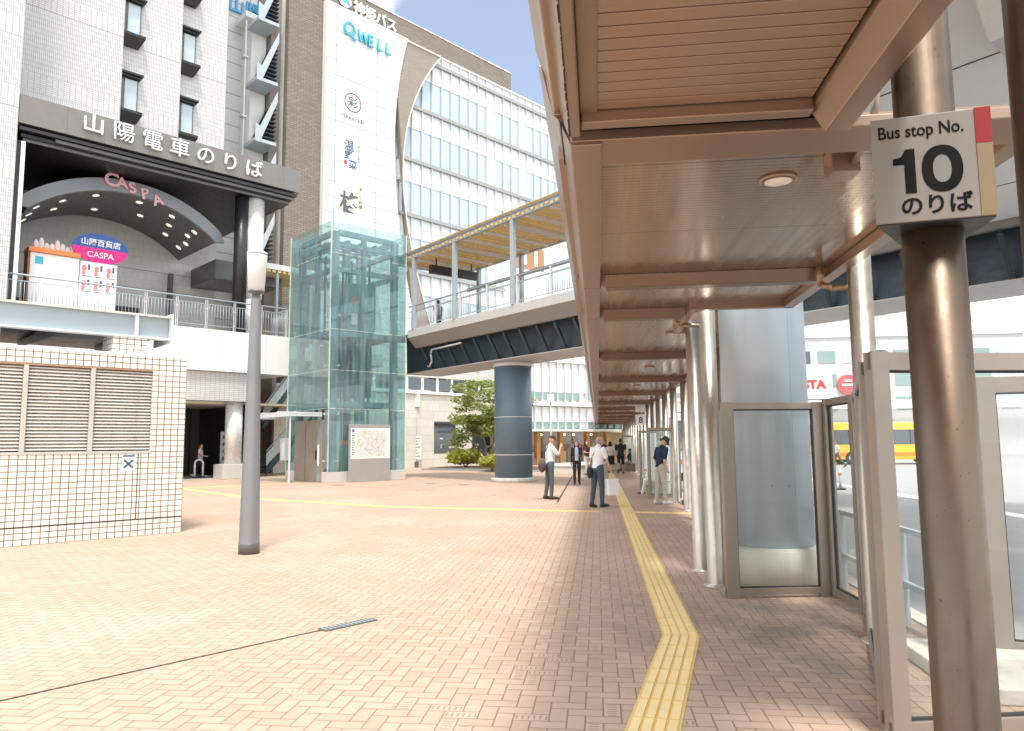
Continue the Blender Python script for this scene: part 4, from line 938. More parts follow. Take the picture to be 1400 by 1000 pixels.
# ---------------------------------------------------------------- office block with the curtain wall (local x along the front, y back)
QO = (-5.2, 52.2); QA = 44; QZ = rz(QA)
def interp(pts, z):
    pts = sorted(pts)
    for (a, b), (c, d) in zip(pts, pts[1:]):
        if a <= z <= c:
            t = (z-a)/(c-a); t2 = t
            return b+(d-b)*t2
    return pts[0][1] if z < pts[0][0] else pts[-1][1]
def smooth_curve(pts, z0, z1, n=26):
    co = np.polyfit([p[0] for p in pts], [p[1] for p in pts], 3 if len(pts) > 4 else 2)
    return [(float(np.polyval(co, z0+(z1-z0)*i/n)), z0+(z1-z0)*i/n) for i in range(n+1)]
def office():
    t = thing('office_building', 'brown and white office block with a curved edge, shop logos and a glass curtain wall', 'building', (*QO,0), QZ)
    TOP = 30.45
    MB().box(-12.38,.4,0,20,16,TOP).build('core', WHITEP, t)
    MB().box(-12.4,-.05,0,-9.85,.395,TOP).build('brick_wall', BBRICK, t)
    MB().box(-13.05,.9,0,-12.41,14,TOP+1.2).build('brick_return', BRICK2, t)
    MB().box(-12.4,-.06,TOP+.005,7.6,12,31.95).build('parapet', BBRICK, t); MB().box(-12.45,-.10,31.955,7.65,12,32.03).build('parapet_coping', WHITEP, t)
    c1 = smooth_curve([(30.4,-3.34),(22.74,-4.49),(17.08,-4.05),(26.5,-4.10),(12,-3.1)], 5.2, 30.4)
    c2 = smooth_curve([(30.2,-.26),(27.02,-2.19),(23.01,-3.55),(20.36,-3.62),(16.73,-3.23),(12,-1.9)], 5.2, 30.2)
    MB().prism([(-9.85,5.2)]+c1+[(-9.85,30.4)], -.42, -.02, 'y').build('sign_wall', CLAD, t)
    MB().box(-9.98,-.45,5.2,-9.852,-.06,30.4).build('edge_strip', WHITE, t)
    MB().prism([(c1[0][0]-1.2,5.2)]+c2+[(c1[-1][0]-1.2,30.2)], -.34, -.021, 'y').build('curved_panel', BRICK2, t)
    e = MB()
    for (a, b), (c, d) in zip(c2, c2[1:]): e.bar((a,-.36,b),(c,-.36,d),.07,.07)
    e.bar((c2[-1][0],-.36,30.25),(c1[-1][0],-.36,30.25),.1,.1); e.build('curved_edge', CREAM, t)
    for x in (-9.05, -6.72):
        MB().box(x-.015,-.423,5.3,x+.015,-.4205,30.35).build('joint', LGREY, t)
    # curtain wall
    rails = [29.65, 25.72, 21.70, 17.66, 13.65, 9.65, 5.65]
    for z in rails: MB().box(-3.7,-.16,z-.14,20,.395,z+.12).build('floor_rail', M('rail_grey',(.33,.34,.33),.4,.2) if z == rails[0] else bpy.data.materials['rail_grey'], t)
    MB().box(-.5,-.10,TOP-.10,20,.395,TOP+.02).build('roof_rail', WHITE, t)
    MB().box(-3.7,.02,29.80,20,.394,TOP-.105).build('spandrel', SPAN, t)
    wm = None
    for k, z in enumerate(rails[1:]):
        MB().box(-3.7,.02,z+2.42,20,.394,rails[k]-.145).build('spandrel', SPAN, t)
        if k < 4:
            for i in range(-4, 18):
                x = .11+.93*i
                if i in (5, 9): continue
                if wm is None:
                    o = wm = MB().box(.02,.06,.125,.91,.20,2.415).build('window', GLZ, t); MB().box(.0,.10,1.66,.93,.30,1.70).build('blind_rail', LGREY, wm)
                else: o = copy_tree(wm, t)
                o.location = (x, 0, z)
        else: MB().box(-3.7,.06,z+.125,20,.2,z+2.415).build('window', GLZ, t)
        for i in (5, 9): MB().box(.11+.93*i,.05,z+.125,.11+.93*(i+1),.22,z+2.415).build('panel', WHITEP, t)
    for i in range(-4, 22):
        x = .11+.93*i; MB().box(x-.02,-.13,5.2,x+.02,.019,TOP-.11).build('mullion', LGREY, t)
    # signs on the white wall
    y = -.4225
    MB().box(-9.05,y-.015,22.55,-6.72,y-.001,24.9).build('logo_panel', WHITE, t); MB().box(-9.05,y-.015,19.3,-6.72,y-.001,21.8).build('logo_panel', WHITE, t); MB().box(-9.05,y-.015,16.2,-6.72,y-.001,18.7).build('logo_panel', CREAM, t)
    MB().box(-9.05,y-.015,25.6,-6.72,y-.001,28.1).build('logo_panel', WHITE, t)
    yy = y-.02; cx = -7.88
    ring = MB()
    for k in range(32): a, b = 2*math.pi*k/32, 2*math.pi*(k+1)/32; ring.bar((cx+.62*math.cos(a),yy,24.05+.62*math.sin(a)),(cx+.62*math.cos(b),yy,24.05+.62*math.sin(b)),.03,.07)
    ring.build('logo_ring', NAVYL, t); text('lettering', '彩', .82, NAVYL, t, (cx,yy,23.75), ext=.01, bold=.008, align='CENTER'); text('lettering', 'TERRACE彩', .36, GREYL, t, (cx,yy,22.80), ext=.01, align='CENTER', sx=.98)
    for i, (ch, s_, dx, dz) in enumerate((('温',.8,-.25,20.75),('野',.62,-.28,20.15),('菜',.66,.05,19.55))): text('lettering', ch, s_, NAVYL, t, (cx+dx,yy,dz), ext=.01, bold=.012, align='CENTER')
    for i, ch in enumerate('しゃぶしゃぶ'): text('lettering', ch, .30, GREYL, t, (cx+.50,yy,21.3-i*.26), ext=.01, align='CENTER')
    MB().box(cx-.62,yy-.01,19.72,cx-.38,yy,19.98).build('red_seal', REDL, t)
    text('lettering', '柊', 1.5, GREYL, t, (cx-.15,yy,16.65), ext=.01, bold=.03, align='CENTER')
    for i, ch in enumerate('あじと料理'): text('lettering', ch, .28, GREYL, t, (cx+.70,yy,18.2-i*.30), ext=.01, align='CENTER')
    # large company lettering
    for k, (x, ch) in enumerate(zip((-7.95,-7.15,-6.42,-5.72), ('W','E','L','L'))): text('letter', ch, 1.15, TEAL, t, (x+.28,-.56,28.42), ext=.06, bold=.012, sx=.72 if ch == 'W' else .82)
    q = MB()
    for k in range(30):
        a, b = R(-60)+2*math.pi*.88*k/30, R(-60)+2*math.pi*.88*(k+1)/30; q.bar((-8.28+.40*math.cos(a),-.55,28.98+.40*math.sin(a)),(-8.28+.40*math.cos(b),-.55,28.98+.40*math.sin(b)),.08,.15)
    q.bar((-8.36,-.55,28.75),(-7.78,-.55,28.36),.08,.16); q.build('letter', TEAL, t)
    text('lettering', '神姫バス', .98, WHITE, t, (-7.75,-.14,30.68), ext=.05, bold=.025, sx=.92)
    em = MB(); em.ball((-8.42,-.16,31.1),(.52,.05,.46),20,10); em.build('emblem', WHITE, t); em = MB(); em.prism([(-8.75,30.95),(-8.45,31.1),(-8.42,31.48),(-8.2,31.2),(-7.98,30.72),(-8.3,30.92)], -.235, -.212, 'y'); em.build('emblem', BLUEL, t)
    return t
office()
def stone_annex():
    t = thing('stone_building', 'pale stone street level building with two shop windows, behind the tree', 'building', (*QO,0), QZ)
    b = MB(); z0, z1 = .9, 3.15
    for x0, x1 in ((-13,-1.0), (1.08,2.6), (4.6,7.2)): b.box(x0,-.6,0,x1,-.45,5.0)
    for x0, x1 in ((-1.0,1.08), (2.6,4.6)): b.box(x0,-.6,0,x1,-.45,z0); b.box(x0,-.6,z1,x1,-.45,5.0)
    b.box(-13,-.45,0,7.2,-.06,5.0) if False else None
    b.build('wall', STONE, t)
    MB().box(-13,-.75,5.005,7.3,-.46,5.2).build('ledge', WHITEP, t, .01)
    for x0, x1, nm in ((-1.0,1.08,0), (2.6,4.6,1)):
        w_ = MB().box(x0+.01,-.44,z0,x1-.01,-.40,z1).build('shop_window', GLZD, t)
        f = MB(); f.box(x0+.002,-.58,z1-.12,x1-.002,-.441,z1-.002); f.build('frame', GREYD, w_); MB().box(x0+.002,-.58,z0+.002,x1-.002,-.441,z0+.08).build('frame', GREYD, w_)
        for k in range(3): MB().box(x0+.1,-.438,1.2+k*.62,x1-.1,-.436+.0,1.28+k*.62).build('shelf', WOOD, w_)
        for k in range(9):
            xx = x0+.15+random.random()*(x1-x0-.5); zz = 1.0+.62*random.randrange(4); MB().box(xx,-.4435,zz+.28,xx+.2+random.random()*.2,-.4405,zz+.28+.25*random.random()+.1).build('goods', [LGREY, CREAM, LEAF, GREYD][k % 4], w_)
    for i in range(9):
        x = -7.2+i*1.35; w_ = MB().box(x,-.44,5.3,x+1.1,-.30,6.1).build('upper_window', GLZD, t); MB().box(x-.22,-.46,5.22,x-.02,-.28,6.2).build('pier', WHITEP, t)
    MB().box(-13,-.5,6.2,7.2,-.2,6.8).build('upper_wall', STONE, t)
    MB().box(5.6,-.95,.05,6.6,-.85,3.0).build('banner', WHITE, t); MB().box(4.75,-.95,.05,5.45,-.85,3.0).build('banner', WHITE, t)
    for x in (5.0, 5.9): MB().bar((x,-.955,.9),(x+.25,-.955,2.6),.012,.16).build('banner_print', GREYL, t)
stone_annex()
TO = (3.83, 55.0); TA = 55; TZ = rz(TA)
def shop_building():
    t = thing('shop_building', 'white glazed building with a timber framed shop at street level, right of the blue column', 'building', (*TO,0), TZ)
    MB().box(-5.2,.3,2.6,9.5,10,9.4).build('core', WHITEP, t)
    MB().box(-5.3,-1.0,2.42,9.6,.29,2.60).build('shop_canopy', WHITEP, t)
    for z, z1_ in ((2.70,3.15), (4.85,5.35)): 
        for i in range(-6, 12):
            if i in (3,): continue
            x = -.51+.72*i; MB().box(x+.03,.10,z,x+.69,.29,z1_-.02).build('window', GLZG, t)
    for i in range(-6, 12):
        x = -.51+.72*i
        MB().box(x+.03,.14,3.15,x+.69,.292,4.25).build('panel', WHITE, t)
        o = MB().box(x+.03,.14,5.35,x+.69,.292,7.6).build('window' if i in (4,5,9) else 'panel', GLZG if i in (4,5,9) else WHITE, t)
        MB().box(x-.03,-.02,2.61,x+.03,.295,7.6).build('mullion', LGREY, t)
    MB().box(-5.2,-.25,4.32,9.5,.296,4.62).build('floor_band', WHITEP, t); MB().box(-5.2,-.06,7.61,9.5,.297,7.9).build('floor_band', WHITEP, t)
    MB().box(-5.2,1.6,0,9.5,1.8,2.41).build('shop_back_wall', M('shop_interior',(.50,.36,.22),.7,0,.4,1.2), t)
    for x in (-.45, 2.15, 4.2, -2.6): MB().box(x,-.1,0,x+.32,.25,2.415).build('timber_post', WOOD, t)
    for x0, x1 in ((-2.2,-.5), (-4.2,-2.65), (-.1,2.1), (2.5,4.15)): MB().box(x0,.05,.5 if x0 < -1 else .02,x1,.09,2.40).build('shop_window', glass('shop_glass',(.9,.92,.9),1.5), t)
    MB().box(-4.4,-.05,0,-.5,.2,.48).build('plinth_wall', BRICK2, t)
    for k in range(16):
        x = -4.0+k*.5; MB().box(x,.8,.0,x+.34,1.2,.9+.7*random.random()).build('display', random.choice([GREYD, CREAM, WOOD, WHITE, BARK]), t)
    em = emit('shop_lamp', (1,.85,.6), 1.5)
    for x in (-3.3,-1.6,.6,1.5,3.3): MB().ball((x,.7,2.2),(.1,.1,.1),10,6).build('pendant_lamp', em, t)
    MB().box(-2.6,4,9.4,4.5,12,18.5).build('upper_block', WHITEP, t); MB().box(-2.0,3.94,15.6,1.4,3.99,17.4).build('orange_panel', M('orange_brick',(.40,.22,.12),.8), t)
    for i in range(3): MB().box(-1.8+i*1.1,3.90,15.9,-1.5+i*1.1,3.938,17.2).build('window', WHITE, t)
    for i in range(4): MB().box(1.7+i*.7,3.94,12,2.2+i*.7,3.99,17.6).build('window', GLZ, t)
shop_building()
# ---------------------------------------------------------------- planting
def leaf_cloud(name, blobs, n, size, m, parent, flat=.5):
    rs = np.random.RandomState(len(name)*7+n); v = []; f = []
    wts = np.array([b[1][0]*b[1][1]*b[1][2] for b in blobs])**.7; wts /= wts.sum()
    for k in range(n):
        c, r = blobs[rs.choice(len(blobs), p=wts)]
        d = rs.normal(size=3); d /= np.linalg.norm(d); q = rs.rand()**.38
        p = np.array(c)+d*np.array(r)*q
        a = rs.normal(size=3); a[2] *= flat; a /= np.linalg.norm(a); b = np.cross(a, rs.normal(size=3)); b /= np.linalg.norm(b)
        s = size*(.6+.8*rs.rand()); i = len(v)
        v += [p-a*s, p+b*s*.45-a*s*.1, p+a*s, p-b*s*.45-a*s*.1]; f.append((i,i+1,i+2,i+3))
    me = bpy.data.meshes.new(name); me.from_pydata([tuple(x) for x in v], [], f); me.materials.append(m)
    o = bpy.data.objects.new(name, me); C.objects.link(o); o.parent = parent; return o
def tree():
    t = thing('tree', 'leafy multi stemmed tree in a planting bed behind the blue column', 'tree', (-1.55,46.5,.15))
    b = MB(); rs = random.Random(5); tips = []
    for k in range(5):
        a = k*1.3; p = Vector((.12*math.cos(a), .12*math.sin(a), 0)); r = .10; d = Vector((.16*math.cos(a), .16*math.sin(a), 1)).normalized()
        for s in range(5):
            q = p+d*.62; b.tube(p, q, r, r*.8, 8); b.ball(q, (r*.8,)*3, 8, 5); p = q; r *= .78; d = (d+Vector((rs.uniform(-.35,.35)+.22*math.cos(a), rs.uniform(-.35,.35)+.22*math.sin(a), rs.uniform(-.1,.15)))).normalized()
            if s > 1:
                e = p+Vector((rs.uniform(-1.2,1.2), rs.uniform(-1.2,1.2), rs.uniform(.1,.7))); b.tube(p, e, r*.6, .012, 6); tips.append(e)
        tips.append(p)
    b.build('trunk', BARK, t)
    blobs = [(tuple(p), (.55+rs.random()*.35, .55+rs.random()*.35, .30+rs.random()*.2)) for p in tips]
    for k in range(34):
        a = rs.uniform(0, 6.28); rr = rs.uniform(.3, 2.6); z = rs.uniform(2.1, 5.3); lim = 2.7*math.sqrt(max(.05, 1-((z-3.4)/2.3)**2)); rr = min(rr, lim)
        blobs.append(((rr*math.cos(a), rr*math.sin(a), z), (.5+rs.random()*.45, .5+rs.random()*.45, .2+rs.random()*.22)))
    leaf_cloud('crown', blobs, 12000, .105, LEAF, t, .35)
tree()
def shrub(name, lab, loc, rx, ry, h, n):
    t = thing('shrub', lab, 'shrub', loc); b = MB()
    for k in range(10): a = k*.63; b.tube((0,0,0),(rx*.6*math.cos(a),ry*.6*math.sin(a),h*.7),.02,.008,5)
    b.build('stem', BARK, t); rs = random.Random(n); blobs = []
    for k in range(26): a = rs.uniform(0,6.28); q = rs.uniform(0,.8); blobs.append(((rx*q*math.cos(a), ry*q*math.sin(a), h*(.35+.42*rs.random()*(1-q*.5))), (rx*.32, ry*.32, h*.25)))
    leaf_cloud('foliage', blobs, n, .11, LEAF2, t, .8)
shrub('a', 'broad rounded yellow green shrub left of the small one beside the blue column', (-2.95,46.2,.1), 1.35, 1.0, 1.35, 3600)
shrub('b', 'small yellow green shrub right beside the dark blue column', (-1.15,41.2,.1), .72, .7, .95, 2000)
def bed():
    o = MB().prism([(-5.6,45.2),(-2.6,43.4),(-.4,40.2),(1.6,41.0),(2.4,46.0),(-1,49.5),(-4.6,48.6)], -.1, .10).build('planting_bed', M('bed_kerb',(.33,.34,.34),.8), None); structure(o)
    o = MB().prism([(-5.2,45.3),(-2.5,43.8),(-.35,40.8),(1.4,41.3),(2.1,45.9),(-1,49.1),(-4.4,48.3)], 0, .125).build('soil', M('soil',(.10,.075,.05),.95,0,.3,8,bump=.6), None); structure(o)
bed()
def slim_post():
    t = thing('street_lamp', 'slim dark lamp pole with a white notice board low down, right of the lift', 'street lamp', (-6.55,50.0,0), R(0))
    MB().tube((0,0,0),(0,0,4.1),.05,.045).build('pole', LAMPG, t); MB().box(-.24,-.16,4.1,.24,.16,5.0).build('lantern', WHITE, t, .02)
    b = MB().box(-.36,-.09,.55,.36,-.052,2.15).build('notice_board', WHITE, t)
    for k in range(7): MB().box(-.26,-.094,.75+k*.2,.26-.1*(k % 3),-.0905,.80+k*.2).build('print', GREYL, b)
    MB().box(-.16,-.16,0,.16,.16,.4).build('foot', GREYD, t)
    t = thing('street_lamp', 'slim pale pole with a white box lantern in front of the shop building', 'street lamp', (2.5,48.0,0), R(0))
    MB().tube((0,0,0),(0,0,4.2),.05,.045).build('pole', LGREY, t); MB().box(-.22,-.16,4.2,.22,.16,4.75).build('lantern', WHITE, t, .02)
slim_post()
def stone_seat():
    t = thing('stone_bench', 'long low pale stone bench block behind the man with the shoulder bag', 'bench', (1.75,37.6,0), R(-20))
    MB().prism([(0,0),(1.35,.2),(3.1,6.2),(.6,6.2),(-.55,1.4)], .0, .40).build('base', STONE, t); MB().prism([(-.05,-.05),(1.40,.15),(3.15,6.25),(.55,6.25),(-.6,1.4)], .401, .48).build('seat', WHITEP, t, .01)
stone_seat()
# ---------------------------------------------------------------- across the road
def bus(name, lab, loc, ang, col, band, L_=10.5):
    t = thing('bus', lab, 'bus', loc, ang)
    body = M(name+'_paint', col, .3, 0, .03, coat=.5)
    pr = [(-1.22,.35),(-1.25,.9),(-1.22,2.3),(-1.10,2.85),(-.9,2.98),(.9,2.98),(1.10,2.85),(1.22,2.3),(1.25,.9),(1.22,.35)]
    MB().prism(pr, 0, L_, 'x').build('body', body, t, .06)
    for s in (-1, 1):
        MB().prism([(s*1.262,1.42),(s*1.245,2.45),(s*1.235,2.45),(s*1.252,1.42)], .5, L_-.5, 'x').build('window', GLZD, t)
        MB().box(.3,s*1.252,.62,L_-.3,s*1.262,.85).build('stripe', M(name+'_band', band, .4) if s < 0 else bpy.data.materials[name+'_band'], t)
        for k in range(7): MB().box(.6+k*1.4,s*1.255,1.42,.66+k*1.4,s*1.272,2.45).build('pillar', BLACK, t)
        for x in (2.2, L_-2.6):
            MB().tube((x,s*1.0,.48),(x,s*1.28,.48),.48,.48,24).build('tyre', RUBBER, t); MB().tube((x,s*1.281,.48),(x,s*1.29,.48),.25,.25,20).build('rim', LGREY, t)
    for x, nm in ((-.02,'windscreen'), (L_+.02,'rear_window')): MB().box(min(x,x),-1.05,1.35,x+.03 if x > 0 else x-.03,1.05,2.65).build(nm, GLZD, t)
    for y in (-.95,.95): MB().box(-.05,y-.14,.75,-.0,y+.14,.95).build('tail_light', REDL, t); MB().box(L_,y-.16,.75,L_+.05,y+.16,.95).build('headlight', WHITE, t)
    MB().box(-.06,-.6,2.70,-.01,.6,2.88).build('destination_board', BLACK, t)
    for y in (-1.45, 1.45): MB().box(.05,y-.08,1.7,.2,y+.08,2.2).build('mirror', BLACK, t)
bus('yellow_bus', 'yellow bus with dark windows across the road, seen past the grey column', (21.9,53.5,-.13), R(-4), (.85,.50,.02), (.75,.25,.02))
bus('blue_bus', 'pale blue and white bus pulled up at the kerb under the far canopy', (*CP(33,4.45),-.13), CZ, (.62,.72,.80), (.05,.35,.70))
def city_building(lab, loc, ang, w_, d, h, col, rows, cols, z0=4.0, extra=None):
    t = thing('city_building', lab, 'building', loc, R(ang), None)
    MB().box(0,0,0,w_,d,h).build('wall', col, t); MB().box(-.2,-.2,h,w_+.2,d+.2,h+.35).build('parapet', WHITEP, t)
    fh = (h-z0-1)/rows
    for r in range(rows):
        for c in range(cols):
            cw = (w_-1)/cols; x = .5+c*cw; MB().box(x+.15*cw,-.06,z0+r*fh+.25*fh,x+.85*cw,-.005,z0+r*fh+.78*fh).build('window', [GLZD, GLZ, GLZG][(r*3+c*5) % 3], t)
    if extra: extra(t, w_, h)
    return t
def fest(t, w_, h):
    MB().box(-6,-.8,6.4,4.9,-.07,9.6).build('sign_panel', WHITE, t)
    text('lettering', 'FESTA', 1.35, REDL, t, (.3,-.86,7.6), ext=.05, bold=.06, sx=1.05)
    MB().tube((6.8,-.3,8.0),(6.8,-.07,8.0),1.15,1.15,32).build('round_sign', M('round_red',(.72,.12,.12),.5), t); MB().box(6.1,-.36,7.85,7.5,-.31,8.1).build('sign_bar', WHITE, t); MB().box(6.4,-.36,8.35,7.2,-.31,8.55).build('sign_bar', WHITE, t)
    MB().box(-7,-1.6,5.2,26,-.9,6.2).build('awning', WHITEP, t)
    MB().box(-6,1,h+.36,22,9,h+2.6).build('roof_storey', WHITEP, t); MB().box(-6.5,.5,h+2.6,23,10,h+2.9).build('roof_slab', WHITEP, t)
    for k in range(5): MB().box(-4+k*5,.93,h+1.1,-1.2+k*5,.99,h+1.6).build('roof_window', GLZ, t)
city_building('white shop building with red lettering and a round red sign across the road', (31.5,84,-.13), -6, 26, 18, 13.5, M('pale_render',(.55,.55,.54),.7), 3, 9, 4.5, fest)
city_building('pale office block beyond the glass screens at the right edge', (58,84,-.13), -22, 20, 15, 11, WHITEP, 4, 7, 2.5)
city_building('cream apartment block far right behind the glass screens', (74,78,-.13), -40, 22, 14, 15, STONE, 5, 7, 2.5)
city_building('low white hall across the road behind the yellow bus', (20,96,-.13), 4, 16, 12, 7, WHITEP, 2, 6, 2.0)
city_building('far beige block closing the street beyond the canopy', (3,122,-.13), -4, 26, 14, 16, STONE, 5, 8, 3.0)
city_building('far grey block at the end of the street beside the beige one', (-16,118,-.13), 6, 18, 14, 13, WHITEP, 4, 6, 3.0)
def far_end_pillar():
    x, y = CP(66, .9); t = thing('support_column', 'pale column at the far end of the canopy', 'column', (x,y,0)); MB().lathe([(.7,.2),(.7,3.6)], (0,0,0), 32).build('shaft', CONC, t); MB().lathe([(.85,0),(.85,.2)], (0,0,0), 32).build('base', CONC, t)
far_end_pillar()
def street_furniture():
    for i, (x, y) in enumerate([(11.5,26),(15.5,31),(13.4,22)]):
        t = thing('traffic_post', ['grey marker post on the near side of the road past the column', 'grey marker post farthest along the road by the bus', 'grey marker post nearest the right edge on the road'][i], 'marker post', (x,y,-.13), group='marker posts on the road')
        MB().tube((0,0,0),(0,0,.75),.05).build('post', LGREY, t); MB().lathe([(.18,0),(.18,.05),(.06,.08)]).build('base', RUBBER, t); MB().lathe([(.052,.5),(.052,.6)]).build('reflector', ORANGE, t)
street_furniture()
# ---------------------------------------------------------------- people
PM = {}
def pm(name, col, rough=.8):
    if name not in PM: PM[name] = M(name, col, rough, 0, .1, 9, bump=.15, bs=120)
    return PM[name]
SKIN = pm('skin', (.52,.31,.21), .55); SKIN2 = pm('pale_skin', (.60,.39,.29), .55); HAIR = pm('black_hair', (.018,.014,.012), .5); GREYH = pm('grey_hair', (.28,.27,.26), .6)
def seglen(p, a, b):
    ab = b-a; L2 = float(ab@ab); t = 0 if L2 < 1e-9 else max(0., min(1., float((p-a)@ab)/L2)); return np.linalg.norm(p-a-ab*t), t
def person(label, loc, heading, H=1.70, skin=SKIN, top=None, bottom=None, shoes=None, sleeve=.6, legl=1.0, hair='short', hairm=HAIR, lean=0, headp=0, headyaw=0, legs=((6,4),(-6,6)), arms=((8,6,10),(-6,6,12)), seated=False, group=None, voxel=.011, female=False, inner=None, skirt=None, wide=1.0):
    """heading: degrees right of +Y the person faces. legs: (hip, knee) right, left; arms: (flex, abduct, elbow) right, left"""
    s = H/1.70
    t = thing('person', label, 'person', loc, -R(heading), group)
    V = lambda x, y, z: np.array([x, y, z], float)
    hip = V(0, 0, .93); le = R(lean)
    def tl(p): q = p-hip; return hip+V(q[0], q[1]*math.cos(le)+q[2]*math.sin(le), -q[1]*math.sin(le)+q[2]*math.cos(le))
    B = []                                       # (a, b, ra, rb, mat)
    shw = (.175 if female else .195)*wide
    mats = [skin, top, bottom, shoes, inner or top]
    ends = {}
    for sd, (h, k), nm in ((1, legs[0], 'r'), (-1, legs[1], 'l')):
        p0 = hip+V(sd*.088, 0, -.02); h = R(h); k = R(k)
        p1 = p0+V(sd*.012, math.sin(h), -math.cos(h))*.43; p2 = p1+V(0, math.sin(h-k), -math.cos(h-k))*.41
        B.append((p0, p1, .092*wide, .066, 2)); mid = p1+(p2-p1)*.35
        B.append((p1, mid, .064, .062, 2 if legl > .6 else 0)); B.append((mid, p2, .062 if legl > .9 else .056, .052 if legl > .9 else .038, 2 if legl > .9 else 0))
        fa = h-k*.85 if not seated else 0; fd = V(sd*.12, math.cos(fa), math.sin(fa)*.6)
        heel = p2+V(0,-.035,-.045); B.append((heel, heel+fd*.10, .042, .046, 3)); B.append((heel+fd*.10, heel+fd*.215+V(0,0,-.008), .046, .030, 3)); B.append((p2, heel, .045, .045, 3))
    rings = [(.84,.150,.105,0), (.93,.165*wide,.118*wide,.0), (1.05,.140*wide,.108*wide,.01), (1.18,.150*wide,.112*wide,.012), (1.30,.168*wide,.112*wide,.005), (1.40,.165*wide,.092,-.005), (1.455,.10,.070,-.01), (1.50,.056,.056,-.005)]
    head = V(0, .025, 1.60); hp = R(headp); hy = R(headyaw)
    nk = V(0,-.005,1.47)
    def hl(p):                                    # head local -> body
        q = p-V(0,0,1.52); q = V(q[0], q[1]*math.cos(hp)+q[2]*math.sin(hp), -q[1]*math.sin(hp)+q[2]*math.cos(hp)); q = V(q[0]*math.cos(hy)+q[1]*math.sin(hy), -q[0]*math.sin(hy)+q[1]*math.cos(hy), q[2]); return tl(q+V(0,0,1.52))
    B.append((tl(nk), hl(V(0,.01,1.55)), .054, .050, 0))
    mb = MB()
    n = 20; R_ = []
    for z, rx, ry, oy in rings: R_.append([tuple(tl(V(rx*math.cos(2*math.pi*i/n), oy+ry*math.sin(2*math.pi*i/n), z))) for i in range(n)])
    mb.loft(R_)
    # head: skull, jaw, nose, ears
    def hball(c, r, m=0):
        b = MB(); b.ball((0,0,0), r, 16, 10); mb.add([tuple(hl(V(*c)+V(*v))) for v in b.v], b.f, True)
    hball((0,.015,1.63), (.076,.094,.098)); hball((0,.035,1.575), (.060,.070,.075)); hball((0,.112,1.598), (.012,.020,.022)); hball((0,.075,1.53), (.034,.030,.024))
    for sd in (-1,1): hball((sd*.077,.0,1.605), (.012,.02,.032))
    for sd, (f, ab, e), nm in ((1, arms[0], 'r'), (-1, arms[1], 'l')):
        f = R(f); ab = R(ab); e = R(e)
        p0 = tl(V(sd*(shw-.015), -.005, 1.405)); d = V(sd*math.sin(ab), math.cos(ab)*math.sin(f), -math.cos(ab)*math.cos(f)); p1 = p0+d*.275
        inw = R(10) if e > R(50) else R(2)
        d2 = V(sd*math.sin(ab-inw-e*.25), math.cos(ab)*math.sin(f+e), -math.cos(ab)*math.cos(f+e)); d2 /= np.linalg.norm(d2); p2 = p1+d2*.245
        cut = p0+(p1-p0)*min(1, sleeve if sleeve < 1 else 1)
        rs_ = .058 if sleeve < 1 else .052
        B.append((p0, cut, .060*wide, rs_, 1))
        if sleeve < 1: B.append((cut, p1, .043, .038, 0)); B.append((p1, p2, .038, .027, 0))
        else: B.append((p1, p2, .047, .036, 1))
        # hand: palm, four bent fingers, thumb
        side = np.cross(d2, V(0,0,1) if abs(d2[2]) < .8 else V(0,1,0)); side /= np.linalg.norm(side); nrm = np.cross(side, d2)
        palm = p2+d2*.05; B.append((p2, palm+d2*.03, .026, .034, 0))
        for q, L_ in ((-.027,.062),(-.009,.072),(.009,.070),(.026,.055)):
            a = palm+d2*.045+side*q; m_ = a+(d2*.8+nrm*.35)*L_*.55; B.append((a, m_, .0095, .009, 0)); B.append((m_, m_+(d2*.5+nrm*.75)*L_*.5, .009, .0075, 0))
        a = palm+side*.030*sd; B.append((a, a+(d2*.7+side*sd*.6)*.05, .011, .009, 0)); ends[nm] = palm+d2*.06
        ends['w'+nm] = p2
    if skirt:
        z0, zr = skirt; Rk = []
        for z, r in ((.98,.15),(.86,.19),(z0,zr)): Rk.append([tuple(V(r*math.cos(2*math.pi*i/n), .02+r*.8*math.sin(2*math.pi*i/n), z)) for i in range(n)])
        mb.loft(Rk[::-1])
    for a, b, ra, rb, m in B:
        mb.tube(a, b, ra, rb, 14); mb.ball(a, (ra,)*3, 12, 8); mb.ball(b, (rb,)*3, 12, 8)
    me = mb.mesh('tmp', [skin]); o = bpy.data.objects.new('tmp', me); C.objects.link(o)
    rm = o.modifiers.new('r', 'REMESH'); rm.mode = 'VOXEL'; rm.voxel_size = voxel; sm = o.modifiers.new('s', 'SMOOTH'); sm.factor = .5; sm.iterations = 2
    dg = bpy.context.evaluated_depsgraph_get(); dg.update(); fin = bpy.data.meshes.new_from_object(o.evaluated_get(dg)); bpy.data.objects.remove(o)
    co = np.empty(len(fin.vertices)*3); fin.vertices.foreach_get('co', co); co = co.reshape(-1, 3)
    fz = co[:,2].min()
    pc = np.empty(len(fin.polygons)*3); fin.polygons.foreach_get('center', pc); pc = pc.reshape(-1, 3)
    # nearest bone decides the cloth of each face
    best = np.full(len(pc), 1e9); mi = np.zeros(len(pc), int)
    tors = [(tl(V(0,0,.80)), tl(V(0,0,.965)), .11, 2), (tl(V(0,0,.965)), tl(V(0,0,1.44)), .115, 1)]
    allb = [(a, b, ra, rb, m) for a, b, ra, rb, m in B]+[(a, b, r, r, m) for a, b, r, m in tors]+[(hl(V(0,.02,1.55)), hl(V(0,.02,1.66)), .085, .085, 0)]
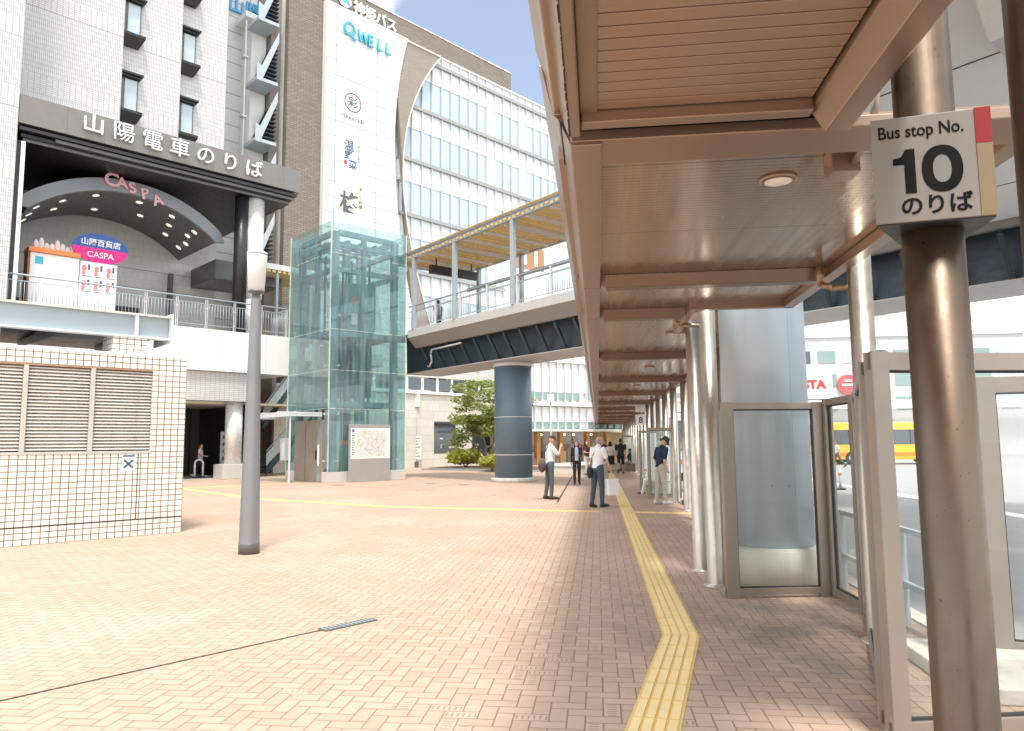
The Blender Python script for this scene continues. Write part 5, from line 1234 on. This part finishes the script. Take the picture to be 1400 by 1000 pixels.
    for a, b, ra, rb, m in allb:
        ab = b-a; L2 = max(1e-9, ab@ab); tt = np.clip(((pc-a)@ab)/L2, 0, 1); d = np.linalg.norm(pc-a-tt[:,None]*ab, axis=1)-(ra+(rb-ra)*tt)
        k = d < best; best[k] = d[k]; mi[k] = m
    if skirt:
        k = (pc[:,2] < .97) & (pc[:,2] > skirt[0]) & (np.hypot(pc[:,0], pc[:,1]) < skirt[1]+.03); mi[k] = 2
    if inner is not None:
        k = (mi == 1) & (np.abs(pc[:,0]) < .07) & (pc[:,1] > .05) & (pc[:,2] > .95); mi[k] = 4
    fin.materials.clear()
    for m in mats: fin.materials.append(m or skin)
    fin.polygons.foreach_set('material_index', mi.astype(np.int32)); fin.polygons.foreach_set('use_smooth', [True]*len(fin.polygons))
    if not seated: co[:,2] -= fz
    dz = -fz if not seated else 0
    fin.vertices.foreach_set('co', (co*s).ravel()); fin.update(); fin.name = 'body'
    body = bpy.data.objects.new('body', fin); C.objects.link(body); body.parent = t
    T = lambda p: tuple((p+V(0,0,dz))*s)
    def hpart(nm, shapes, m, cut=None):
        b = MB()
        for c, r in shapes:
            q = MB(); q.ball((0,0,0), r, 18, 12)
            vs_ = [V(*c)+V(*v) for v in q.v]; fs = [f for f in q.f if cut is None or all(cut(vs_[i]) for i in f)]
            b.add([T(hl(v)) for v in vs_], fs, True)
        o = b.build(nm, m, t, fix=False); return o
    for sd in (-1,1): hpart('eye', [((sd*.030,.100,1.625), (.010,.008,.007))], BLACK)
    hpart('mouth', [((0,.103,1.560), (.020,.006,.005))], pm('lips', (.35,.13,.11)))
    if hair == 'short': hpart('hair', [((0,.005,1.638), (.084,.102,.102))], hairm, lambda v: v[2] > 1.53 and (v[1] < .055 or v[2] > 1.690))
    elif hair == 'bob': hpart('hair', [((0,-.012,1.625), (.098,.105,.118)), ((.068,-.02,1.54), (.040,.06,.085)), ((-.068,-.02,1.54), (.040,.06,.085)), ((0,-.06,1.55), (.085,.05,.10))], hairm, lambda v: v[1] < .062 or v[2] > 1.685)
    elif hair == 'bald': hpart('hair', [((0,.002,1.605), (.082,.098,.085))], hairm, lambda v: v[1] < .02 and v[2] < 1.655)
    return t, T, hl, ends, tl
V3 = lambda x, y, z: np.array([x, y, z], float)
def cap(t, T, hl, m, kind):
    b = MB()
    if kind == 'cap':
        q = MB(); q.ball((0,0,0), (.088,.106,.080), 20, 12); b.add([T(hl(V3(0,.006,1.665)+V3(*v))) for v in q.v], [f for f in q.f if all(q.v[i][2] > -.02 for i in f)], True)
        q = MB(); q.prism([(-.07,.06),(.07,.06),(.06,.16),(.03,.185),(-.03,.185),(-.06,.16)], 1.652, 1.662); b.add([T(hl(V3(*v))) for v in q.v], q.f)
    else:
        q = MB(); q.lathe([(.150,1.625),(.147,1.632),(.098,1.675),(.092,1.755),(.07,1.765)], (0,.01,0), 28); b.add([T(hl(V3(*v))) for v in q.v], q.f, True)
    b.build('hat', m, t)
SHIRT = pm('white_shirt', (.74,.74,.75)); LBLUE = pm('pale_blue_shirt', (.48,.60,.72)); DARKT = pm('black_cloth', (.02,.02,.023)); NAVYT = pm('navy_tee', (.012,.028,.075)); GTR = pm('grey_trousers', (.075,.09,.10)); JEAN = pm('dark_jeans', (.05,.075,.11)); BEIGE = pm('beige_trousers', (.50,.47,.41)); SHOE = pm('black_shoes', (.02,.02,.02), .4); WSHOE = pm('white_shoes', (.70,.70,.68)); OLIVE = pm('olive_hat', (.05,.055,.03)); BROWNB = pm('brown_bag', (.10,.06,.06)); REDB = pm('red_bag', (.6,.03,.05))
def people():
    # man with the shoulder bag, looking to the right
    t, T, hl, en, tl = person('man in white short sleeved shirt, grey trousers and dark cap, carrying a dark shoulder bag', (1.05,21.06,0), 78, 1.74, SKIN, SHIRT, GTR, SHOE, .75, 1, None, lean=4, headp=12, legs=((4,6),(-5,4)), arms=((38,6,118),(-14,6,6)), voxel=.0075, wide=1.10)
    cap(t, T, hl, DARKT, 'cap')
    h = wpt((1.05,21.06), 78, 0, 0); b = MB()
    def local(o, hd, x, y, z): a = R(hd); return Vector((o[0]+x*math.cos(a)+y*math.sin(a), o[1]-x*math.sin(a)+y*math.cos(a), z))
    k = thing('shoulder_bag', 'dark brown shoulder bag hanging behind the man in the cap', 'bag', local((1.05,21.06), 78, .06, -.24, .86), -R(78))
    MB().ball((0,0,.10), (.17,.11,.20), 18, 12).build('body', BROWNB, k); MB().path([(.02,.06,.24),(-.02,.10,.48),(-.04,.20,.66),(-.06,.30,.64)], .012).build('strap', DARKT, k)
    # man with a paper bag, seen from behind on the right
    t, T, hl, en, tl = person('grey haired man in loose white shirt and dark jeans holding a white paper bag', (2.10,18.34,0), 52, 1.70, SKIN, SHIRT, JEAN, SHOE, .7, 1, 'bald', GREYH, lean=5, headp=8, headyaw=12, legs=((6,5),(-6,5)), arms=((14,5,14),(-4,8,10)), voxel=.0075, wide=1.08)
    p = T(en['r']); q = local((2.10,18.34), 52, p[0], p[1], p[2]-.05)
    k = thing('paper_bag', 'white paper shopping bag in the right hand of the grey haired man', 'bag', q, -R(52))
    MB().loft([[(-.075,-.17,-.50),(.075,-.17,-.50),(.075,.17,-.50),(-.075,.17,-.50)],[(-.06,-.18,-.10),(.06,-.18,-.10),(.06,.18,-.10),(-.06,.18,-.10)]], smooth=False).build('body', WHITEP, k); MB().path([(0,-.09,-.11),(0,-.06,.02),(0,.06,.02),(0,.09,-.11)], .006).build('handle', WHITE, k)
    k = thing('shoulder_bag', 'small black pouch at the back of the grey haired man', 'bag', local((2.10,18.34), 52, -.13, -.15, .80), -R(52)); MB().ball((0,0,.06), (.09,.05,.15), 14, 10).build('body', DARKT, k); MB().path([(0,.02,.18),(.06,.04,.45),(.14,.10,.62)], .008).build('strap', DARKT, k)
    # bucket hat man
    t, T, hl, en, tl = person('man in navy tee shirt, beige trousers and dark bucket hat, head bowed', (3.81,19.05,0), 68, 1.68, SKIN2, NAVYT, BEIGE, WSHOE, .85, 1, None, lean=7, headp=32, legs=((7,6),(-4,5)), arms=((-16,5,36),(-14,7,34)), voxel=.0075, wide=1.1)
    cap(t, T, hl, OLIVE, 'bucket')
    # woman in the black suit, walking towards the camera
    person('woman in a black suit and pale blue blouse walking towards the camera', (2.44,28.18,0), 184, 1.62, SKIN2, DARKT, DARKT, SHOE, 1.0, 1, 'bob', HAIR, legs=((16,8),(-14,10)), arms=((-10,8,10),(14,4,75)), voxel=.009, female=True, inner=LBLUE)
    # the pair in black walking away
    person('tall man in black tee shirt and shorts striding away under the canopy', (5.45,37.2,0), 10, 1.78, SKIN, DARKT, DARKT, SHOE, .7, .5, 'short', HAIR, legs=((24,8),(-26,22)), arms=((-14,6,14),(18,6,20)), voxel=.011, wide=1.12)
    person('person in pale top and black skirt walking beside the tall man in black', (5.02,37.9,0), 8, 1.62, SKIN2, SHIRT, DARKT, SHOE, .6, .5, 'bob', HAIR, legs=((-18,16),(20,6)), arms=((12,6,14),(-10,6,14)), voxel=.011, female=True, skirt=(.50,.24))
    person('woman in dark top and white trousers half hidden behind the woman in the suit', (3.65,36.5,0), 150, 1.60, SKIN2, pm('maroon_top', (.07,.02,.025)), SHIRT, SHOE, .5, 1, 'bob', HAIR, legs=((10,6),(-10,8)), arms=((20,6,70),(6,6,20)), voxel=.012, female=True)
    person('distant person in black with a red bag, past the grey haired man', (5.55,44.8,0), 200, 1.64, SKIN2, DARKT, DARKT, SHOE, .6, 1, 'short', HAIR, legs=((8,4),(-8,6)), arms=((10,6,20),(6,10,8)), voxel=.013)
    k = thing('handbag', 'small bright red bag held by the distant person in black', 'bag', (5.28,44.5,.55), 0); MB().ball((0,0,.13), (.14,.08,.18), 14, 10).build('body', REDB, k); MB().path([(-.06,0,.26),(-.03,0,.42),(.03,0,.42),(.06,0,.26)], .008).build('handle', REDB, k)
    # seated
    x, y = CP(23.3, 1.86); person('person in white seated on the bench behind the glass screen', (x,y,-.40), 285, 1.64, SKIN2, SHIRT, SHIRT, SHOE, 1.0, 1, 'short', HAIR, legs=((84,72),(80,66)), arms=((30,6,60),(30,6,60)), seated=True, voxel=.012)
    x, y = CP(41.6, 1.76); person('distant person in dark clothes seated on the far bench', (x,y,-.40), 290, 1.62, SKIN2, pm('dark_mixed_top', (.10,.07,.07)), pm('grey_skirt', (.35,.33,.31)), SHOE, .6, 1, 'short', HAIR, legs=((84,78),(84,74)), arms=((30,6,50),(30,6,50)), seated=True, voxel=.013)
    # passage, road and bridge
    p = wpt(SO, SA, -.75, 2.9); person('person in white top and black trousers walking in the dark passage', (p.x,p.y,.03), 92, 1.66, SKIN2, SHIRT, DARKT, WSHOE, .5, 1, 'short', HAIR, legs=((22,6),(-26,18)), arms=((20,6,60),(-10,6,14)), voxel=.012, female=True)
    person('person in white shirt and dark trousers walking across the road by the yellow bus', (20.6,46.8,-.13), 275, 1.66, SKIN, SHIRT, GTR, SHOE, .6, 1, 'short', HAIR, legs=((22,6),(-24,18)), arms=((12,6,14),(-12,6,14)), voxel=.013)
    p = wpt(BO, BA, .75, 1.2); person('person in dark clothes on the footbridge beside the glass lift', (p.x,p.y,6.55), 330, 1.72, SKIN, DARKT, DARKT, SHOE, .6, 1, 'short', HAIR, legs=((14,6),(-14,12)), arms=((10,6,14),(-10,6,14)), voxel=.012)
people()
